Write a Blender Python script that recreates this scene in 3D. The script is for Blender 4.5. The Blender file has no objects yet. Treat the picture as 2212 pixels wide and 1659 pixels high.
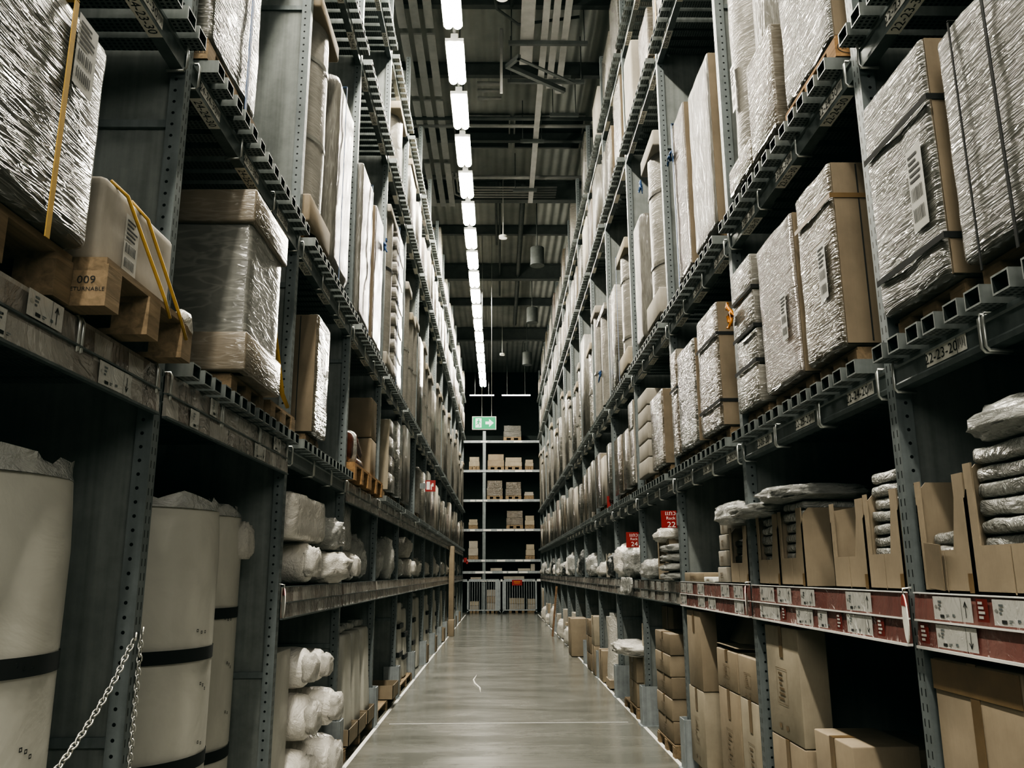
import bpy, math, random
from mathutils import Vector, Matrix, noise
random.seed(7)
PI = math.pi
col = bpy.context.scene.collection
U = random.uniform
ORD = ("first second third fourth fifth sixth seventh eighth ninth tenth eleventh twelfth thirteenth fourteenth fifteenth sixteenth "
       "seventeenth eighteenth nineteenth").split()
TENS = {20: 'twent', 30: 'thirt', 40: 'fort', 50: 'fift', 60: 'sixt'}
def nth(n):
    if n < 20: return ORD[n - 1]
    t = n // 10 * 10
    return TENS[t] + 'ieth' if n % 10 == 0 else TENS[t] + 'y-' + ORD[n % 10 - 1]

# ---------------------------------------------------------------- materials
class NT:
    def __init__(s, name):
        s.m = bpy.data.materials.new(name); s.m.use_nodes = True
        s.t = s.m.node_tree; s.b = s.t.nodes['Principled BSDF']; s.out = s.t.nodes['Material Output']
    def n(s, typ, **kw):
        x = s.t.nodes.new(typ)
        for k, v in kw.items():
            if k.startswith('i_'): x.inputs[k[2:]].default_value = v
            else: setattr(x, k, v)
        return x
    def l(s, a, b): s.t.links.new(a, b)
    def math(s, op, a, b=0.0, c=None):
        x = s.n('ShaderNodeMath', operation=op)
        for i, v in enumerate((a, b) if c is None else (a, b, c)):
            if isinstance(v, (int, float)): x.inputs[i].default_value = v
            else: s.l(v, x.inputs[i])
        return x.outputs[0]
    def coords(s, scale=(1, 1, 1), rot=(0, 0, 0), rnd=False):
        tc = s.n('ShaderNodeTexCoord'); mp = s.n('ShaderNodeMapping')
        mp.inputs['Scale'].default_value = scale; mp.inputs['Rotation'].default_value = rot
        s.l(tc.outputs['Object'], mp.inputs['Vector'])
        if rnd:
            oi = s.n('ShaderNodeObjectInfo'); mu = s.n('ShaderNodeVectorMath', operation='SCALE')
            mu.inputs[0].default_value = (37, 51, 73); s.l(oi.outputs['Random'], mu.inputs['Scale']); s.l(mu.outputs[0], mp.inputs['Location'])
        return mp.outputs[0]
    def noise(s, vec, scale=5, detail=4, rough=.5, dist=0):
        x = s.n('ShaderNodeTexNoise'); s.l(vec, x.inputs['Vector'])
        x.inputs['Scale'].default_value = scale; x.inputs['Detail'].default_value = detail
        x.inputs['Roughness'].default_value = rough; x.inputs['Distortion'].default_value = dist
        return x.outputs['Fac']
    def ramp(s, f, stops):
        x = s.n('ShaderNodeValToRGB'); cr = x.color_ramp
        while len(cr.elements) < len(stops): cr.elements.new(.5)
        for e, (p, c) in zip(cr.elements, stops):
            e.position = p; e.color = (*c, 1) if len(c) == 3 else c
        s.l(f, x.inputs[0]); return x.outputs[0]
    def mix(s, f, a, b):
        x = s.n('ShaderNodeMix', data_type='RGBA')
        for k, v in ((0, f), (6, a), (7, b)):
            if isinstance(v, (int, float)): x.inputs[k].default_value = v
            elif isinstance(v, tuple): x.inputs[k].default_value = (*v, 1)
            else: s.l(v, x.inputs[k])
        return x.outputs[2]
    def bump(s, h, strength=.3, dist=.01, to='Normal', chain=None):
        x = s.n('ShaderNodeBump'); x.inputs['Strength'].default_value = strength; x.inputs['Distance'].default_value = dist
        s.l(h, x.inputs['Height'])
        if chain is not None: s.l(chain, x.inputs['Normal'])
        if to: s.l(x.outputs[0], s.b.inputs[to])
        return x.outputs[0]
    def set(s, **kw):
        for k, v in kw.items():
            k = k.replace('_', ' ')
            if isinstance(v, tuple): v = (*v, 1) if len(v) == 3 else v
            s.b.inputs[k].default_value = v
        return s

def basic(name, colr, rough=.5, metal=0, var=.25, scale=6, bump=0.0, rnd=False):
    t = NT(name); v = t.coords(rnd=rnd)
    f = t.noise(v, scale, 5, .6)
    lo = tuple(c * (1 - var) for c in colr); hi = tuple(min(1, c * (1 + var)) for c in colr)
    t.l(t.ramp(f, [(.3, lo), (.7, hi)]), t.b.inputs['Base Color'])
    t.set(Roughness=rough, Metallic=metal)
    if bump: t.bump(t.noise(v, scale * 8, 3), bump, .004)
    return t.m

def carton(name, c, wear=.2):
    t = NT(name); v = t.coords(rnd=True)
    f = t.noise(v, 4, 6, .6)
    fib = t.noise(t.coords(scale=(160, 160, 12), rnd=True), 1, 2)
    base = t.ramp(f, [(.25, tuple(x * (1 - wear) for x in c)), (.75, tuple(x * (1 + wear) for x in c))])
    t.l(t.mix(t.math('MULTIPLY', fib, .18), base, tuple(x * .5 for x in c)), t.b.inputs['Base Color'])
    t.set(Roughness=.75, **{'Specular_IOR_Level': .25}); t.bump(fib, .12, .002)
    return t.m

def wrapped(name, c, film=(.5, .5, .47), milky=.35, tilt=.2, vert=False, fine=1.0, strong=1.0, coat=1.0):
    """cartons seen through tight glossy stretch film: dull board below, bumpy clear coat above"""
    t = NT(name)
    sc = (30 * fine, 30 * fine, 3.5) if vert else (4.5, 4.5, 42 * fine)
    v = t.coords(scale=sc, rot=(tilt, 0, 0), rnd=True)
    a = t.noise(v, 1, 2, .5, .5)
    v2 = t.coords(scale=tuple(x * 2.1 for x in sc), rot=(tilt * 1.9, .05, 0), rnd=True)
    b = t.noise(v2, 1, 1, .5, .5)
    big = t.noise(t.coords(rnd=True), 3, 2)
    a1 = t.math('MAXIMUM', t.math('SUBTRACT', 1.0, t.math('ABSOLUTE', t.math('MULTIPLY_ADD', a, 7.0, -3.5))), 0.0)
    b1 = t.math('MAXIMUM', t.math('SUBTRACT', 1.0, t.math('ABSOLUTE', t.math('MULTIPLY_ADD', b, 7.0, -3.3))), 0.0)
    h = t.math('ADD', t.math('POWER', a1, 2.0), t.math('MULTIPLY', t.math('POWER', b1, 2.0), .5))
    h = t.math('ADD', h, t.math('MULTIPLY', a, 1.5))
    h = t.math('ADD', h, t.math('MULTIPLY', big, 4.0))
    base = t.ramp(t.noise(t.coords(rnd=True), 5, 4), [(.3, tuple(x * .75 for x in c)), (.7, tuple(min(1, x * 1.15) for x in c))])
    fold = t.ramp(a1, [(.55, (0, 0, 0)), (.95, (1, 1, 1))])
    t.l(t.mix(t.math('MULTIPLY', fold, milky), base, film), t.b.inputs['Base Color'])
    t.set(Roughness=.55, **{'Specular_IOR_Level': .3, 'Coat_Weight': coat, 'Coat_Roughness': .11 + .14 * (1 - coat), 'Coat_IOR': 1.5})
    nb = t.bump(h, 1.0 * strong, .0035, to='Coat Normal')
    t.bump(h, .3 * strong, .002)
    return t.m

def film_white(name, c, rough=.35, scale=7, strength=.6, coat=.6):
    t = NT(name); v = t.coords(rnd=True)
    a = t.noise(v, scale, 5, .6, 1.2)
    r = t.math('ABSOLUTE', t.math('SUBTRACT', a, .5))
    b = t.noise(v, scale * 3, 4, .6, .6)
    h = t.math('ADD', t.math('MULTIPLY', r, 2.2), t.math('MULTIPLY', b, .35))
    t.l(t.ramp(a, [(.3, tuple(x * .8 for x in c)), (.7, c)]), t.b.inputs['Base Color'])
    t.set(Roughness=rough, **{'Coat_Weight': coat, 'Coat_Roughness': .15})
    t.bump(h, strength, .05, to='Coat Normal'); t.bump(h, strength * .7, .03)
    return t.m

def steel(name, c, rough=.45, metal=.55, holes=None):
    t = NT(name); tc = t.n('ShaderNodeTexCoord')
    f = t.noise(t.coords(rnd=True), 9, 6, .65); f2 = t.noise(t.coords(scale=(30, 30, 1.2), rnd=True), 1, 3)
    base = t.ramp(t.math('MULTIPLY', t.math('ADD', f, f2), .5), [(.32, tuple(x * .7 for x in c)), (.68, tuple(x * 1.25 for x in c))])
    if holes:
        sep = t.n('ShaderNodeSeparateXYZ'); t.l(tc.outputs['Object'], sep.inputs[0])
        geo = t.n('ShaderNodeNewGeometry'); sn = t.n('ShaderNodeSeparateXYZ'); t.l(geo.outputs['Normal'], sn.inputs[0])
        def per(x, p, off=0.0): return t.math('ABSOLUTE', t.math('SUBTRACT', t.math('FLOORED_MODULO', t.math('ADD', x, off), p), p / 2))
        def lt(a, b): return t.math('LESS_THAN', a, b)
        def mul(a, b): return t.math('MULTIPLY', a, b)
        X, Y, Z = sep.outputs
        if holes == 'post':
            zz = per(Z, .05)
            d = t.math('SQRT', t.math('ADD', mul(zz, zz), mul(t.math('SUBTRACT', t.math('ABSOLUTE', X), .036), t.math('SUBTRACT', t.math('ABSOLUTE', X), .036))))
            dots = mul(lt(d, .0064), t.math('GREATER_THAN', t.math('ABSOLUTE', sn.outputs[1]), .7))
            s1 = mul(lt(per(Z, .05, .012), .013), lt(t.math('ABSOLUTE', t.math('SUBTRACT', t.math('ABSOLUTE', t.math('SUBTRACT', Y, .03)), .014)), .0035))
            mask = t.math('MAXIMUM', dots, mul(s1, t.math('GREATER_THAN', t.math('ABSOLUTE', sn.outputs[0]), .7)))
        else:   # perforated underside of the deck channels
            mask = mul(mul(lt(per(X, .022), .006), lt(per(Y, .02), .006)), t.math('GREATER_THAN', t.math('ABSOLUTE', sn.outputs[2]), .7))
        base = t.mix(mask, base, (.004, .005, .005))
    t.l(base, t.b.inputs['Base Color'])
    t.set(Roughness=rough, Metallic=metal); t.bump(f, .08, .003)
    return t.m

def wood(name, c):
    t = NT(name)
    g = t.noise(t.coords(scale=(28, 3, 28), rnd=True), 1, 5, .6, .6)
    t.l(t.ramp(g, [(.3, tuple(x * .6 for x in c)), (.7, tuple(x * 1.2 for x in c))]), t.b.inputs['Base Color'])
    t.set(Roughness=.8, **{'Specular_IOR_Level': .2}); t.bump(g, .25, .004)
    return t.m

def ticket_plastic(name, c1, c2, cards=True):
    """paper price cards behind rippled clear plastic"""
    t = NT(name); tc = t.n('ShaderNodeTexCoord'); sep = t.n('ShaderNodeSeparateXYZ'); t.l(tc.outputs['Object'], sep.inputs[0])
    a = t.noise(t.coords(scale=(2, 5, 4), rnd=True), 1, 4, .55, 1.8)
    g = t.noise(t.coords(rnd=True), 14, 4)
    f = t.math('MULTIPLY', g, .35)
    if cards:
        oi = t.n('ShaderNodeObjectInfo')
        idv = t.math('ADD', t.math('FLOOR', t.math('MULTIPLY', sep.outputs[1], 8.3)), t.math('MULTIPLY', t.math('FLOOR', t.math('MULTIPLY', sep.outputs[2], 11.5)), 17.3))
        wn = t.n('ShaderNodeTexWhiteNoise', noise_dimensions='1D'); t.l(t.math('ADD', idv, t.math('MULTIPLY', oi.outputs['Random'], 91.7)), wn.inputs['W'])
        f = t.math('ADD', t.math('MULTIPLY', wn.outputs['Value'], .75), t.math('MULTIPLY', g, .25))
    m = tuple((x * .6 + y * .4) for x, y in zip(c1, c2))
    t.l(t.ramp(f, [(.2, c1), (.55, m), (.8, c2)]), t.b.inputs['Base Color'])
    t.set(Roughness=.5, **{'Coat_Weight': 1.0, 'Coat_Roughness': .08, 'Coat_IOR': 1.6})
    t.bump(a, .6, .05, to='Coat Normal'); return t.m

def emit(name, c, s):
    t = NT(name); t.set(Base_Color=(.8, .8, .8)); t.b.inputs['Emission Color'].default_value = (*c, 1); t.b.inputs['Emission Strength'].default_value = s
    return t.m

M = {}
M['post'] = steel('post steel', (.19, .215, .22), .45, .35, 'post')
M['panel'] = steel('galvanised sheet', (.235, .255, .248), .5, .25)
M['beam'] = steel('beam steel', (.13, .15, .15), .4, .4)
M['slat'] = steel('deck channel steel', (.22, .24, .236), .38, .5, 'perf')
M['guard'] = steel('guard steel', (.30, .33, .345), .5, .2)
M['void'] = basic('hollow shade and hatch', (.012, .016, .015), .9, 0, .3, 4)  # near-black: painted shade in channel hollows, dark roof hatches
M['clip'] = basic('zinc wire', (.55, .57, .55), .35, .7, .1)
M['wood'] = wood('pallet wood', (.26, .195, .125))
M['woodnew'] = wood('fresh pallet wood', (.34, .21, .105))
M['carton'] = carton('tan carton', (.29, .24, .175))
M['carton2'] = carton('pale carton', (.35, .31, .24))
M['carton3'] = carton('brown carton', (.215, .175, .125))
M['cartongrey'] = carton('grey carton', (.36, .335, .29))
M['tape'] = basic('brown tape', (.17, .115, .06), .3, 0, .2)
M['ink'] = basic('black ink', (.02, .02, .02), .7, 0, .2)
M['paper'] = basic('label paper', (.72, .72, .67), .6, 0, .08)
M['paperdim'] = basic('sleeved label paper', (.38, .38, .35), .35, 0, .12)
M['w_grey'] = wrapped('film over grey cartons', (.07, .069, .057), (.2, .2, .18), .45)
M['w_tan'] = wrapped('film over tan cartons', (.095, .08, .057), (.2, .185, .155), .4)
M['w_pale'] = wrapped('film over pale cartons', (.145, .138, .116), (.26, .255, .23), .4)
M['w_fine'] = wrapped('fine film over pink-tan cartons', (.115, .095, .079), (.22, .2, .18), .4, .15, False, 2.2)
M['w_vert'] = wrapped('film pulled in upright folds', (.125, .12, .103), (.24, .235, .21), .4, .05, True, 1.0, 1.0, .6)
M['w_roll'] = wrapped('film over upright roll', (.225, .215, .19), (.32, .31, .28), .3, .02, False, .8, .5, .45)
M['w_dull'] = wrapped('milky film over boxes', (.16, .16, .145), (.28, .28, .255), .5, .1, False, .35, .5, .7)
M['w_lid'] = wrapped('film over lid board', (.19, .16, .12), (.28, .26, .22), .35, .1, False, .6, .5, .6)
M['mattress'] = film_white('mattress cover', (.55, .545, .49), .5, 2.2, .12, .15)
M['bag'] = film_white('white plastic bag', (.62, .6, .55), .35, 7, .7, .8)
M['clear'] = film_white('clear crinkled plastic', (.46, .465, .44), .2, 9, .9, 1.0)
M['foam'] = film_white('bagged white roll', (.82, .79, .73), .3, 6, .7, .9)
M['darkbag'] = film_white('dark plastic bag', (.03, .035, .035), .3, 8, .8, .8)
M['black'] = basic('black strap', (.01, .01, .01), .85, 0, .2)
M['yellow'] = basic('yellow strap', (.42, .27, .06), .6, 0, .15, 20)
M['blue'] = basic('blue strap', (.03, .08, .2), .5, 0, .2)
M['red'] = basic('red sign', (.28, .014, .012), .4, 0, .08)
M['redcard'] = basic('red price card', (.16, .02, .015), .4, 0, .15)
M['white'] = basic('white paint', (.72, .72, .69), .5, 0, .05)
M['green'] = basic('green sign', (.02, .30, .13), .4, 0, .05)
M['railred'] = ticket_plastic('red-brown ticket strip', (.15, .05, .042), (.21, .10, .085))
M['rail'] = ticket_plastic('grey ticket strip', (.11, .085, .068), (.36, .345, .31))
M['ticket'] = ticket_plastic('white ticket', (.5, .5, .47), (.6, .6, .57), False)
M['brown'] = basic('brown glossy cushion', (.08, .025, .015), .25, 0, .4)
M['orange'] = basic('orange tape', (.5, .2, .03), .4, 0, .15)
M['chain'] = basic('galvanised chain', (.62, .62, .58), .3, .8, .15)
M['lamp'] = emit('led tube', (1, .935, .81), 92)
M['lampoff'] = emit('dim led bar', (1, .97, .92), 3)
M['trunk'] = basic('lamp housing', (.25, .26, .25), .5, .2, .1)
M['duct'] = basic('grey duct sheet', (.38, .385, .37), .55, .2, .12)
M['ceilsteel'] = basic('dark roof steel', (.10, .11, .105), .6, .2, .2)
M['plank'] = wood('plank timber', (.25, .16, .10))
M['thermal'] = basic('grey film bottle', (.2, .2, .19), .3, 0, .3)

def floor_mat():
    t = NT('polished concrete'); v = t.coords()
    a = t.noise(t.coords(scale=(.8, 2.2, 1)), 1.1, 8, .65, .6)
    s = t.noise(t.coords(scale=(1.6, 14, 1)), 1, 6, .7, .8)
    f = t.math('ADD', t.math('MULTIPLY', a, .72), t.math('MULTIPLY', s, .28))
    t.l(t.ramp(f, [(.3, (.12, .122, .11)), (.5, (.17, .172, .155)), (.72, (.225, .223, .203))]), t.b.inputs['Base Color'])
    r = t.math('MULTIPLY_ADD', f, .3, .06); t.l(r, t.b.inputs['Roughness'])
    t.set(**{'Specular_IOR_Level': .6}); t.bump(s, .03, .003)
    return t.m
M['floor'] = floor_mat()
def roof_mat():
    t = NT('corrugated roof deck'); tc = t.n('ShaderNodeTexCoord'); w = t.n('ShaderNodeTexWave', wave_type='BANDS', bands_direction='X')
    t.l(tc.outputs['Object'], w.inputs['Vector']); w.inputs['Scale'].default_value = 1.6; w.inputs['Distortion'].default_value = 0
    f = t.noise(t.coords(), 1.2, 5, .6)
    t.l(t.ramp(f, [(.3, (.33, .35, .33)), (.7, (.48, .5, .47))]), t.b.inputs['Base Color'])
    t.set(Roughness=.7); t.bump(w.outputs['Fac'], .7, .05); return t.m
M['roof'] = roof_mat()
M['darkwall'] = basic('near-black backing', (.018, .024, .022), .9, 0, .3, 1.5)  # near-black; behind the two racks it stands in for shade

# ---------------------------------------------------------------- mesh building
class MB:
    def __init__(s): s.v, s.f, s.mi, s.sm = [], [], [], []
    def add(s, vs, fs, mi=0, sm=False):
        b = len(s.v); s.v += [tuple(v) for v in vs]
        for f in fs: s.f.append(tuple(b + i for i in f)); s.mi.append(mi); s.sm.append(sm)
        return s
    def box(s, x0, x1, y0, y1, z0, z1, mi=0, M4=None):
        if x0 > x1: x0, x1 = x1, x0
        vs = [(x, y, z) for z in (z0, z1) for y in (y0, y1) for x in (x0, x1)]
        if M4 is not None: vs = [M4 @ Vector(v) for v in vs]
        return s.add(vs, [(0, 2, 3, 1), (4, 5, 7, 6), (0, 1, 5, 4), (2, 6, 7, 3), (0, 4, 6, 2), (1, 3, 7, 5)], mi)
    def quad(s, a, b, c, d, mi=0): return s.add([a, b, c, d], [(0, 1, 2, 3)], mi)
    def prism(s, poly, axis, a, b, mi=0, sm=False):
        """poly: 2-D outline swept along axis ('x','y','z') from a to b"""
        def P(p, t): return {'x': (t, p[0], p[1]), 'y': (p[0], t, p[1]), 'z': (p[0], p[1], t)}[axis]
        n = len(poly); vs = [P(p, a) for p in poly] + [P(p, b) for p in poly]
        s.add(vs, [(i, (i + 1) % n, n + (i + 1) % n, n + i) for i in range(n)], mi, sm)
        s.add(vs, [tuple(range(n))[::-1], tuple(range(n, 2 * n))], mi)
        return s
    def tube(s, pts, r, n=8, mi=0, closed=False):
        pts = [Vector(p) for p in pts]; rings = []; m = len(pts)
        for i, p in enumerate(pts):
            if closed: d = pts[(i + 1) % m] - pts[i - 1]
            else: d = pts[min(i + 1, m - 1)] - pts[max(i - 1, 0)]
            d.normalize(); up = Vector((0, 0, 1)) if abs(d.z) < .9 else Vector((1, 0, 0))
            u = d.cross(up).normalized(); w = u.cross(d)
            rr = r[i] if isinstance(r, (list, tuple)) else r
            rings.append([p + (u * math.cos(2 * PI * k / n) + w * math.sin(2 * PI * k / n)) * rr for k in range(n)])
        vs = [v for ring in rings for v in ring]; fs = []
        for i in range(m if closed else m - 1):
            for k in range(n):
                j = (i + 1) % m
                fs.append((i * n + k, i * n + (k + 1) % n, j * n + (k + 1) % n, j * n + k))
        if not closed: fs += [tuple(range(n))[::-1], tuple(range((m - 1) * n, m * n))]
        return s.add(vs, fs, mi, True)
    def grid_box(s, dx, dy, dz, nx, ny, nz, r=.03, amp=.0, seed=0, freq=6, mi=0, z0=0, taper=0.0):
        """box with rounded edges and a faintly lumpy skin, centred in x and y, base at z0"""
        idx, vs, fs = {}, [], []
        if r > 0: nx, ny, nz = (max(3, q) if q > 1 else q for q in (nx, ny, nz))
        sd = Vector((seed * 3.7, seed * 1.3, seed * 7.1))
        def cut(L, n):
            if n < 3 or r <= 0: return [L * q / n - L / 2 for q in range(n + 1)]
            e = min(r, L / (n + .5)); m = n - 2
            return [-L / 2] + [-L / 2 + e + (L - 2 * e) * q / m for q in range(m + 1)] + [L / 2]
        cx_, cy_, cz_ = cut(dx, nx), cut(dy, ny), cut(dz, nz)
        def vert(i, j, k):
            if (i, j, k) in idx: return idx[(i, j, k)]
            p = Vector((cx_[i], cy_[j], cz_[k]))
            rr = min(r, dx / 2.1, dy / 2.1, dz / 2.1)
            core = Vector((max(-dx / 2 + rr, min(dx / 2 - rr, p.x)), max(-dy / 2 + rr, min(dy / 2 - rr, p.y)), max(-dz / 2 + rr, min(dz / 2 - rr, p.z))))
            d = p - core
            if d.length > 1e-9: p = core + d.normalized() * rr
            if amp:
                q = p * freq + sd; nn = noise.noise_vector(q) + .5 * noise.noise_vector(q * 2.3)
                p = p + nn * amp
                p.z = min(max(p.z, -dz / 2), dz / 2)
            f = 1 - taper * (p.z / dz + .5)
            idx[(i, j, k)] = len(vs); vs.append((p.x * f, p.y * f, p.z + dz / 2 + z0)); return idx[(i, j, k)]
        for a in range(nx):
            for b in range(ny):
                fs += [(vert(a, b, 0), vert(a, b + 1, 0), vert(a + 1, b + 1, 0), vert(a + 1, b, 0)), (vert(a, b, nz), vert(a + 1, b, nz), vert(a + 1, b + 1, nz), vert(a, b + 1, nz))]
        for a in range(nx):
            for c in range(nz):
                fs += [(vert(a, 0, c), vert(a + 1, 0, c), vert(a + 1, 0, c + 1), vert(a, 0, c + 1)), (vert(a, ny, c), vert(a, ny, c + 1), vert(a + 1, ny, c + 1), vert(a + 1, ny, c))]
        for b in range(ny):
            for c in range(nz):
                fs += [(vert(0, b, c), vert(0, b, c + 1), vert(0, b + 1, c + 1), vert(0, b + 1, c)), (vert(nx, b, c), vert(nx, b + 1, c), vert(nx, b + 1, c + 1), vert(nx, b, c + 1))]
        return s.add(vs, fs, mi, True)
    def cyl(s, cx, cy, z0, z1, r, n=24, mi=0, sx=1.0, amp=0, seed=0, nz=1, cap=True):
        vs, fs = [], []
        for k in range(nz + 1):
            z = z0 + (z1 - z0) * k / nz
            for i in range(n):
                a = 2 * PI * i / n; rr = r
                if amp: rr += amp * noise.noise(Vector((math.cos(a) * 2 + seed, math.sin(a) * 2, z * 2.5)))
                vs.append((cx + rr * sx * math.cos(a), cy + rr * math.sin(a), z))
        for k in range(nz):
            for i in range(n): fs.append((k * n + i, k * n + (i + 1) % n, (k + 1) * n + (i + 1) % n, (k + 1) * n + i))
        s.add(vs, fs, mi, True)
        if cap: s.add(vs, [tuple(range(n))[::-1], tuple(range(nz * n, nz * n + n))], mi)
        return s
    def mesh(s, name, mats):
        me = bpy.data.meshes.new(name); me.from_pydata(s.v, [], s.f)
        for m in mats: me.materials.append(M[m] if isinstance(m, str) else m)
        me.polygons.foreach_set('material_index', s.mi); me.polygons.foreach_set('use_smooth', s.sm)
        me.update(); return me

def mobj(name, me, parent=None, loc=(0, 0, 0), rot=(0, 0, 0), bevel=0):
    o = bpy.data.objects.new(name, me); col.objects.link(o); o.location = loc; o.rotation_euler = rot
    if parent is not None: o.parent = parent
    if bevel:
        b = o.modifiers.new('edge', 'BEVEL'); b.width = bevel; b.segments = 2; b.limit_method = 'ANGLE'
    return o
def tag(o, label, cat, group=None):
    o['label'] = label; o['category'] = cat
    if group: o['group'] = group
    return o
def thing(name, label, cat, loc=(0, 0, 0), group=None, rot=(0, 0, 0)):
    o = bpy.data.objects.new(name, None); col.objects.link(o); o.location = loc; o.rotation_euler = rot; o.empty_display_size = .1
    return tag(o, label, cat, group)
def part(name, mb, mats, parent, loc=(0, 0, 0), rot=(0, 0, 0), bevel=0, label=None):
    o = mobj(name, mb.mesh(name, mats) if isinstance(mb, MB) else mb, parent, loc, rot, bevel)
    if label: o['label'] = label
    return o
def solo(name, mb, mats, label, cat, loc=(0, 0, 0), group=None, rot=(0, 0, 0), bevel=0):
    return tag(mobj(name, mb.mesh(name, mats) if isinstance(mb, MB) else mb, None, loc, rot, bevel), label, cat, group)
def struct(name, mb, mats, loc=(0, 0, 0)):
    o = mobj(name, mb.mesh(name, mats), None, loc); o['kind'] = 'structure'; return o

_txt = {}
def text_poly(txt, size, thai=False):
    """flat lettering as vertices and faces, centred on the origin"""
    k = (txt, size)
    if k not in _txt:
        cu = bpy.data.curves.new('lettering', 'FONT'); cu.body = txt; cu.size = size; cu.align_x = 'CENTER'; cu.align_y = 'CENTER'; cu.resolution_u = 2
        o = bpy.data.objects.new('lettering', cu); col.objects.link(o)
        bpy.context.view_layer.update()
        me = o.evaluated_get(bpy.context.evaluated_depsgraph_get()).to_mesh()
        _txt[k] = ([tuple(v.co) for v in me.vertices], [tuple(p.vertices) for p in me.polygons])
        o.to_mesh_clear() if hasattr(o, 'to_mesh_clear') else None
        bpy.data.objects.remove(o); bpy.data.curves.remove(cu)
    return _txt[k]
def frame(right, up, at):
    r, u = Vector(right), Vector(up); n = r.cross(u)
    return Matrix(((r.x, u.x, n.x, at[0]), (r.y, u.y, n.y, at[1]), (r.z, u.z, n.z, at[2]), (0, 0, 0, 1)))
def put_text(mb, txt, size, F, mi, lift=.0012, dx=0, dy=0, bold=1.0):
    vs, fs = text_poly(txt, size)
    mb.add([F @ Vector((x * bold + dx, y + dy, lift)) for x, y, z in vs], fs, mi)
def put_rect(mb, F, x0, x1, y0, y1, mi, lift=.0012):
    mb.add([F @ Vector(p) for p in ((x0, y0, lift), (x1, y0, lift), (x1, y1, lift), (x0, y1, lift))], [(0, 1, 2, 3)], mi)
def put_poly(mb, F, pts, mi, lift=.0012):
    mb.add([F @ Vector((x, y, lift)) for x, y in pts], [tuple(range(len(pts)))], mi)
# ---------------------------------------------------------------- camera, look
sc = bpy.context.scene
cam = bpy.data.objects.new('camera', bpy.data.cameras.new('camera')); col.objects.link(cam)
pitch, yaw, roll = .2249, .0165, -.0047
cp, sp, cy, sy = math.cos(pitch), math.sin(pitch), math.cos(yaw), math.sin(yaw)
F_ = Vector((sy * cp, cy * cp, sp)); R0 = Vector((cy, -sy, 0)); U0 = R0.cross(F_)
R_ = R0 * math.cos(roll) + U0 * math.sin(roll); U_ = U0 * math.cos(roll) - R0 * math.sin(roll)
cam.matrix_world = Matrix(((R_.x, U_.x, -F_.x, 0), (R_.y, U_.y, -F_.y, 0), (R_.z, U_.z, -F_.z, 1.4706), (0, 0, 0, 1)))
cam.data.sensor_width = 36; cam.data.sensor_fit = 'HORIZONTAL'; cam.data.lens = 29.033; cam.data.clip_start = .05; cam.data.clip_end = 200
sc.camera = cam
w = bpy.data.worlds.new('hall air'); sc.world = w; w.use_nodes = True
w.node_tree.nodes['Background'].inputs[0].default_value = (.55, .75, .7, 1); w.node_tree.nodes['Background'].inputs[1].default_value = .05
sc.view_settings.view_transform = 'AgX'; sc.view_settings.look = 'AgX - High Contrast'; sc.view_settings.exposure = 0.88
vs_ = sc.view_settings; vs_.use_curve_mapping = True; cm = vs_.curve_mapping
for q, off in ((0, .0006), (1, .0026), (2, .0022)): cm.curves[q].points[0].location = (0, off)
cm.update()
sc.cycles.use_denoising = True; sc.cycles.use_adaptive_sampling = True; sc.cycles.adaptive_threshold = .05; sc.cycles.max_bounces = 5; sc.cycles.diffuse_bounces = 3; sc.cycles.glossy_bounces = 3
sc.cycles.sample_clamp_indirect = 3; sc.cycles.caustics_reflective = False; sc.cycles.caustics_refractive = False
sc.cycles.transparent_max_bounces = 4

# ---------------------------------------------------------------- setting
PL, PR = -1.268, 1.464          # aisle faces of the two racks
YL, YR = 1.164, 1.12            # first upright of each rack
BAY, NB = 1.9, 15
ZB = {2: 2.12, 3: 3.45, 4: 6.05, 5: 7.42}
ZTOP = 8.75
struct('floor', MB().quad((-9, -12, 0), (9, -12, 0), (9, 36, 0), (-9, 36, 0)), ['floor'])
struct('ceiling', MB().quad((-9, 36, 10.1), (9, 36, 10.1), (9, -12, 10.1), (-9, -12, 10.1)), ['roof'])
struct('shade_backing_left', MB().box(-2.62, -2.56, .3, 36, 0, 10.1), ['darkwall'])  # added near-black sheet, painted shade where the next rack would stand
struct('shade_backing_right', MB().box(2.75, 2.81, .3, 36, 0, 10.1), ['darkwall'])  # added sheet closing the right rack, its shade put into the colour
struct('wall_back', MB().box(-4, 4, 35.4, 35.5, 0, 10.1), ['darkwall'])
struct('wall_front', MB().box(-9, 9, -12.1, -12, 0, 10.1), ['darkwall'])
struct('trim_1', MB().box(-1.225, -1.19, -3, 31, 0.0005, .002), ['white'])
struct('trim_2', MB().box(1.405, 1.44, -3, 31, 0.0005, .002), ['white'])
struct('trim_3', MB().box(-1.1, 1.3, 8.83, 8.86, 0.0005, .002), ['duct'])
struct('wall_side_left', MB().box(-9.1, -9, -12, .3, 0, 10.1), ['duct']); struct('wall_side_right', MB().box(9, 9.1, -12, .3, 0, 10.1), ['duct'])
def hall_fill(x, y, z, sx_, sy_, e, aim):
    l = bpy.data.lights.new('hall fill', 'AREA'); l.shape = 'RECTANGLE'; l.size = sx_; l.size_y = sy_; l.energy = e; l.color = (1, .94, .84)
    o = bpy.data.objects.new('hall fill', l); col.objects.link(o); o.location = (x, y, z)
    o.rotation_euler = (Vector(aim) - Vector((x, y, z))).to_track_quat('-Z', 'Y').to_euler()
hall_fill(-2.5, -5.5, 5.5, 5, 2.5, 130, (0, 6, .3)); hall_fill(3.0, -5.5, 5.5, 5, 2.5, 130, (0, 6, .3))  # large soft fills added behind the camera to lift the lower levels
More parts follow.
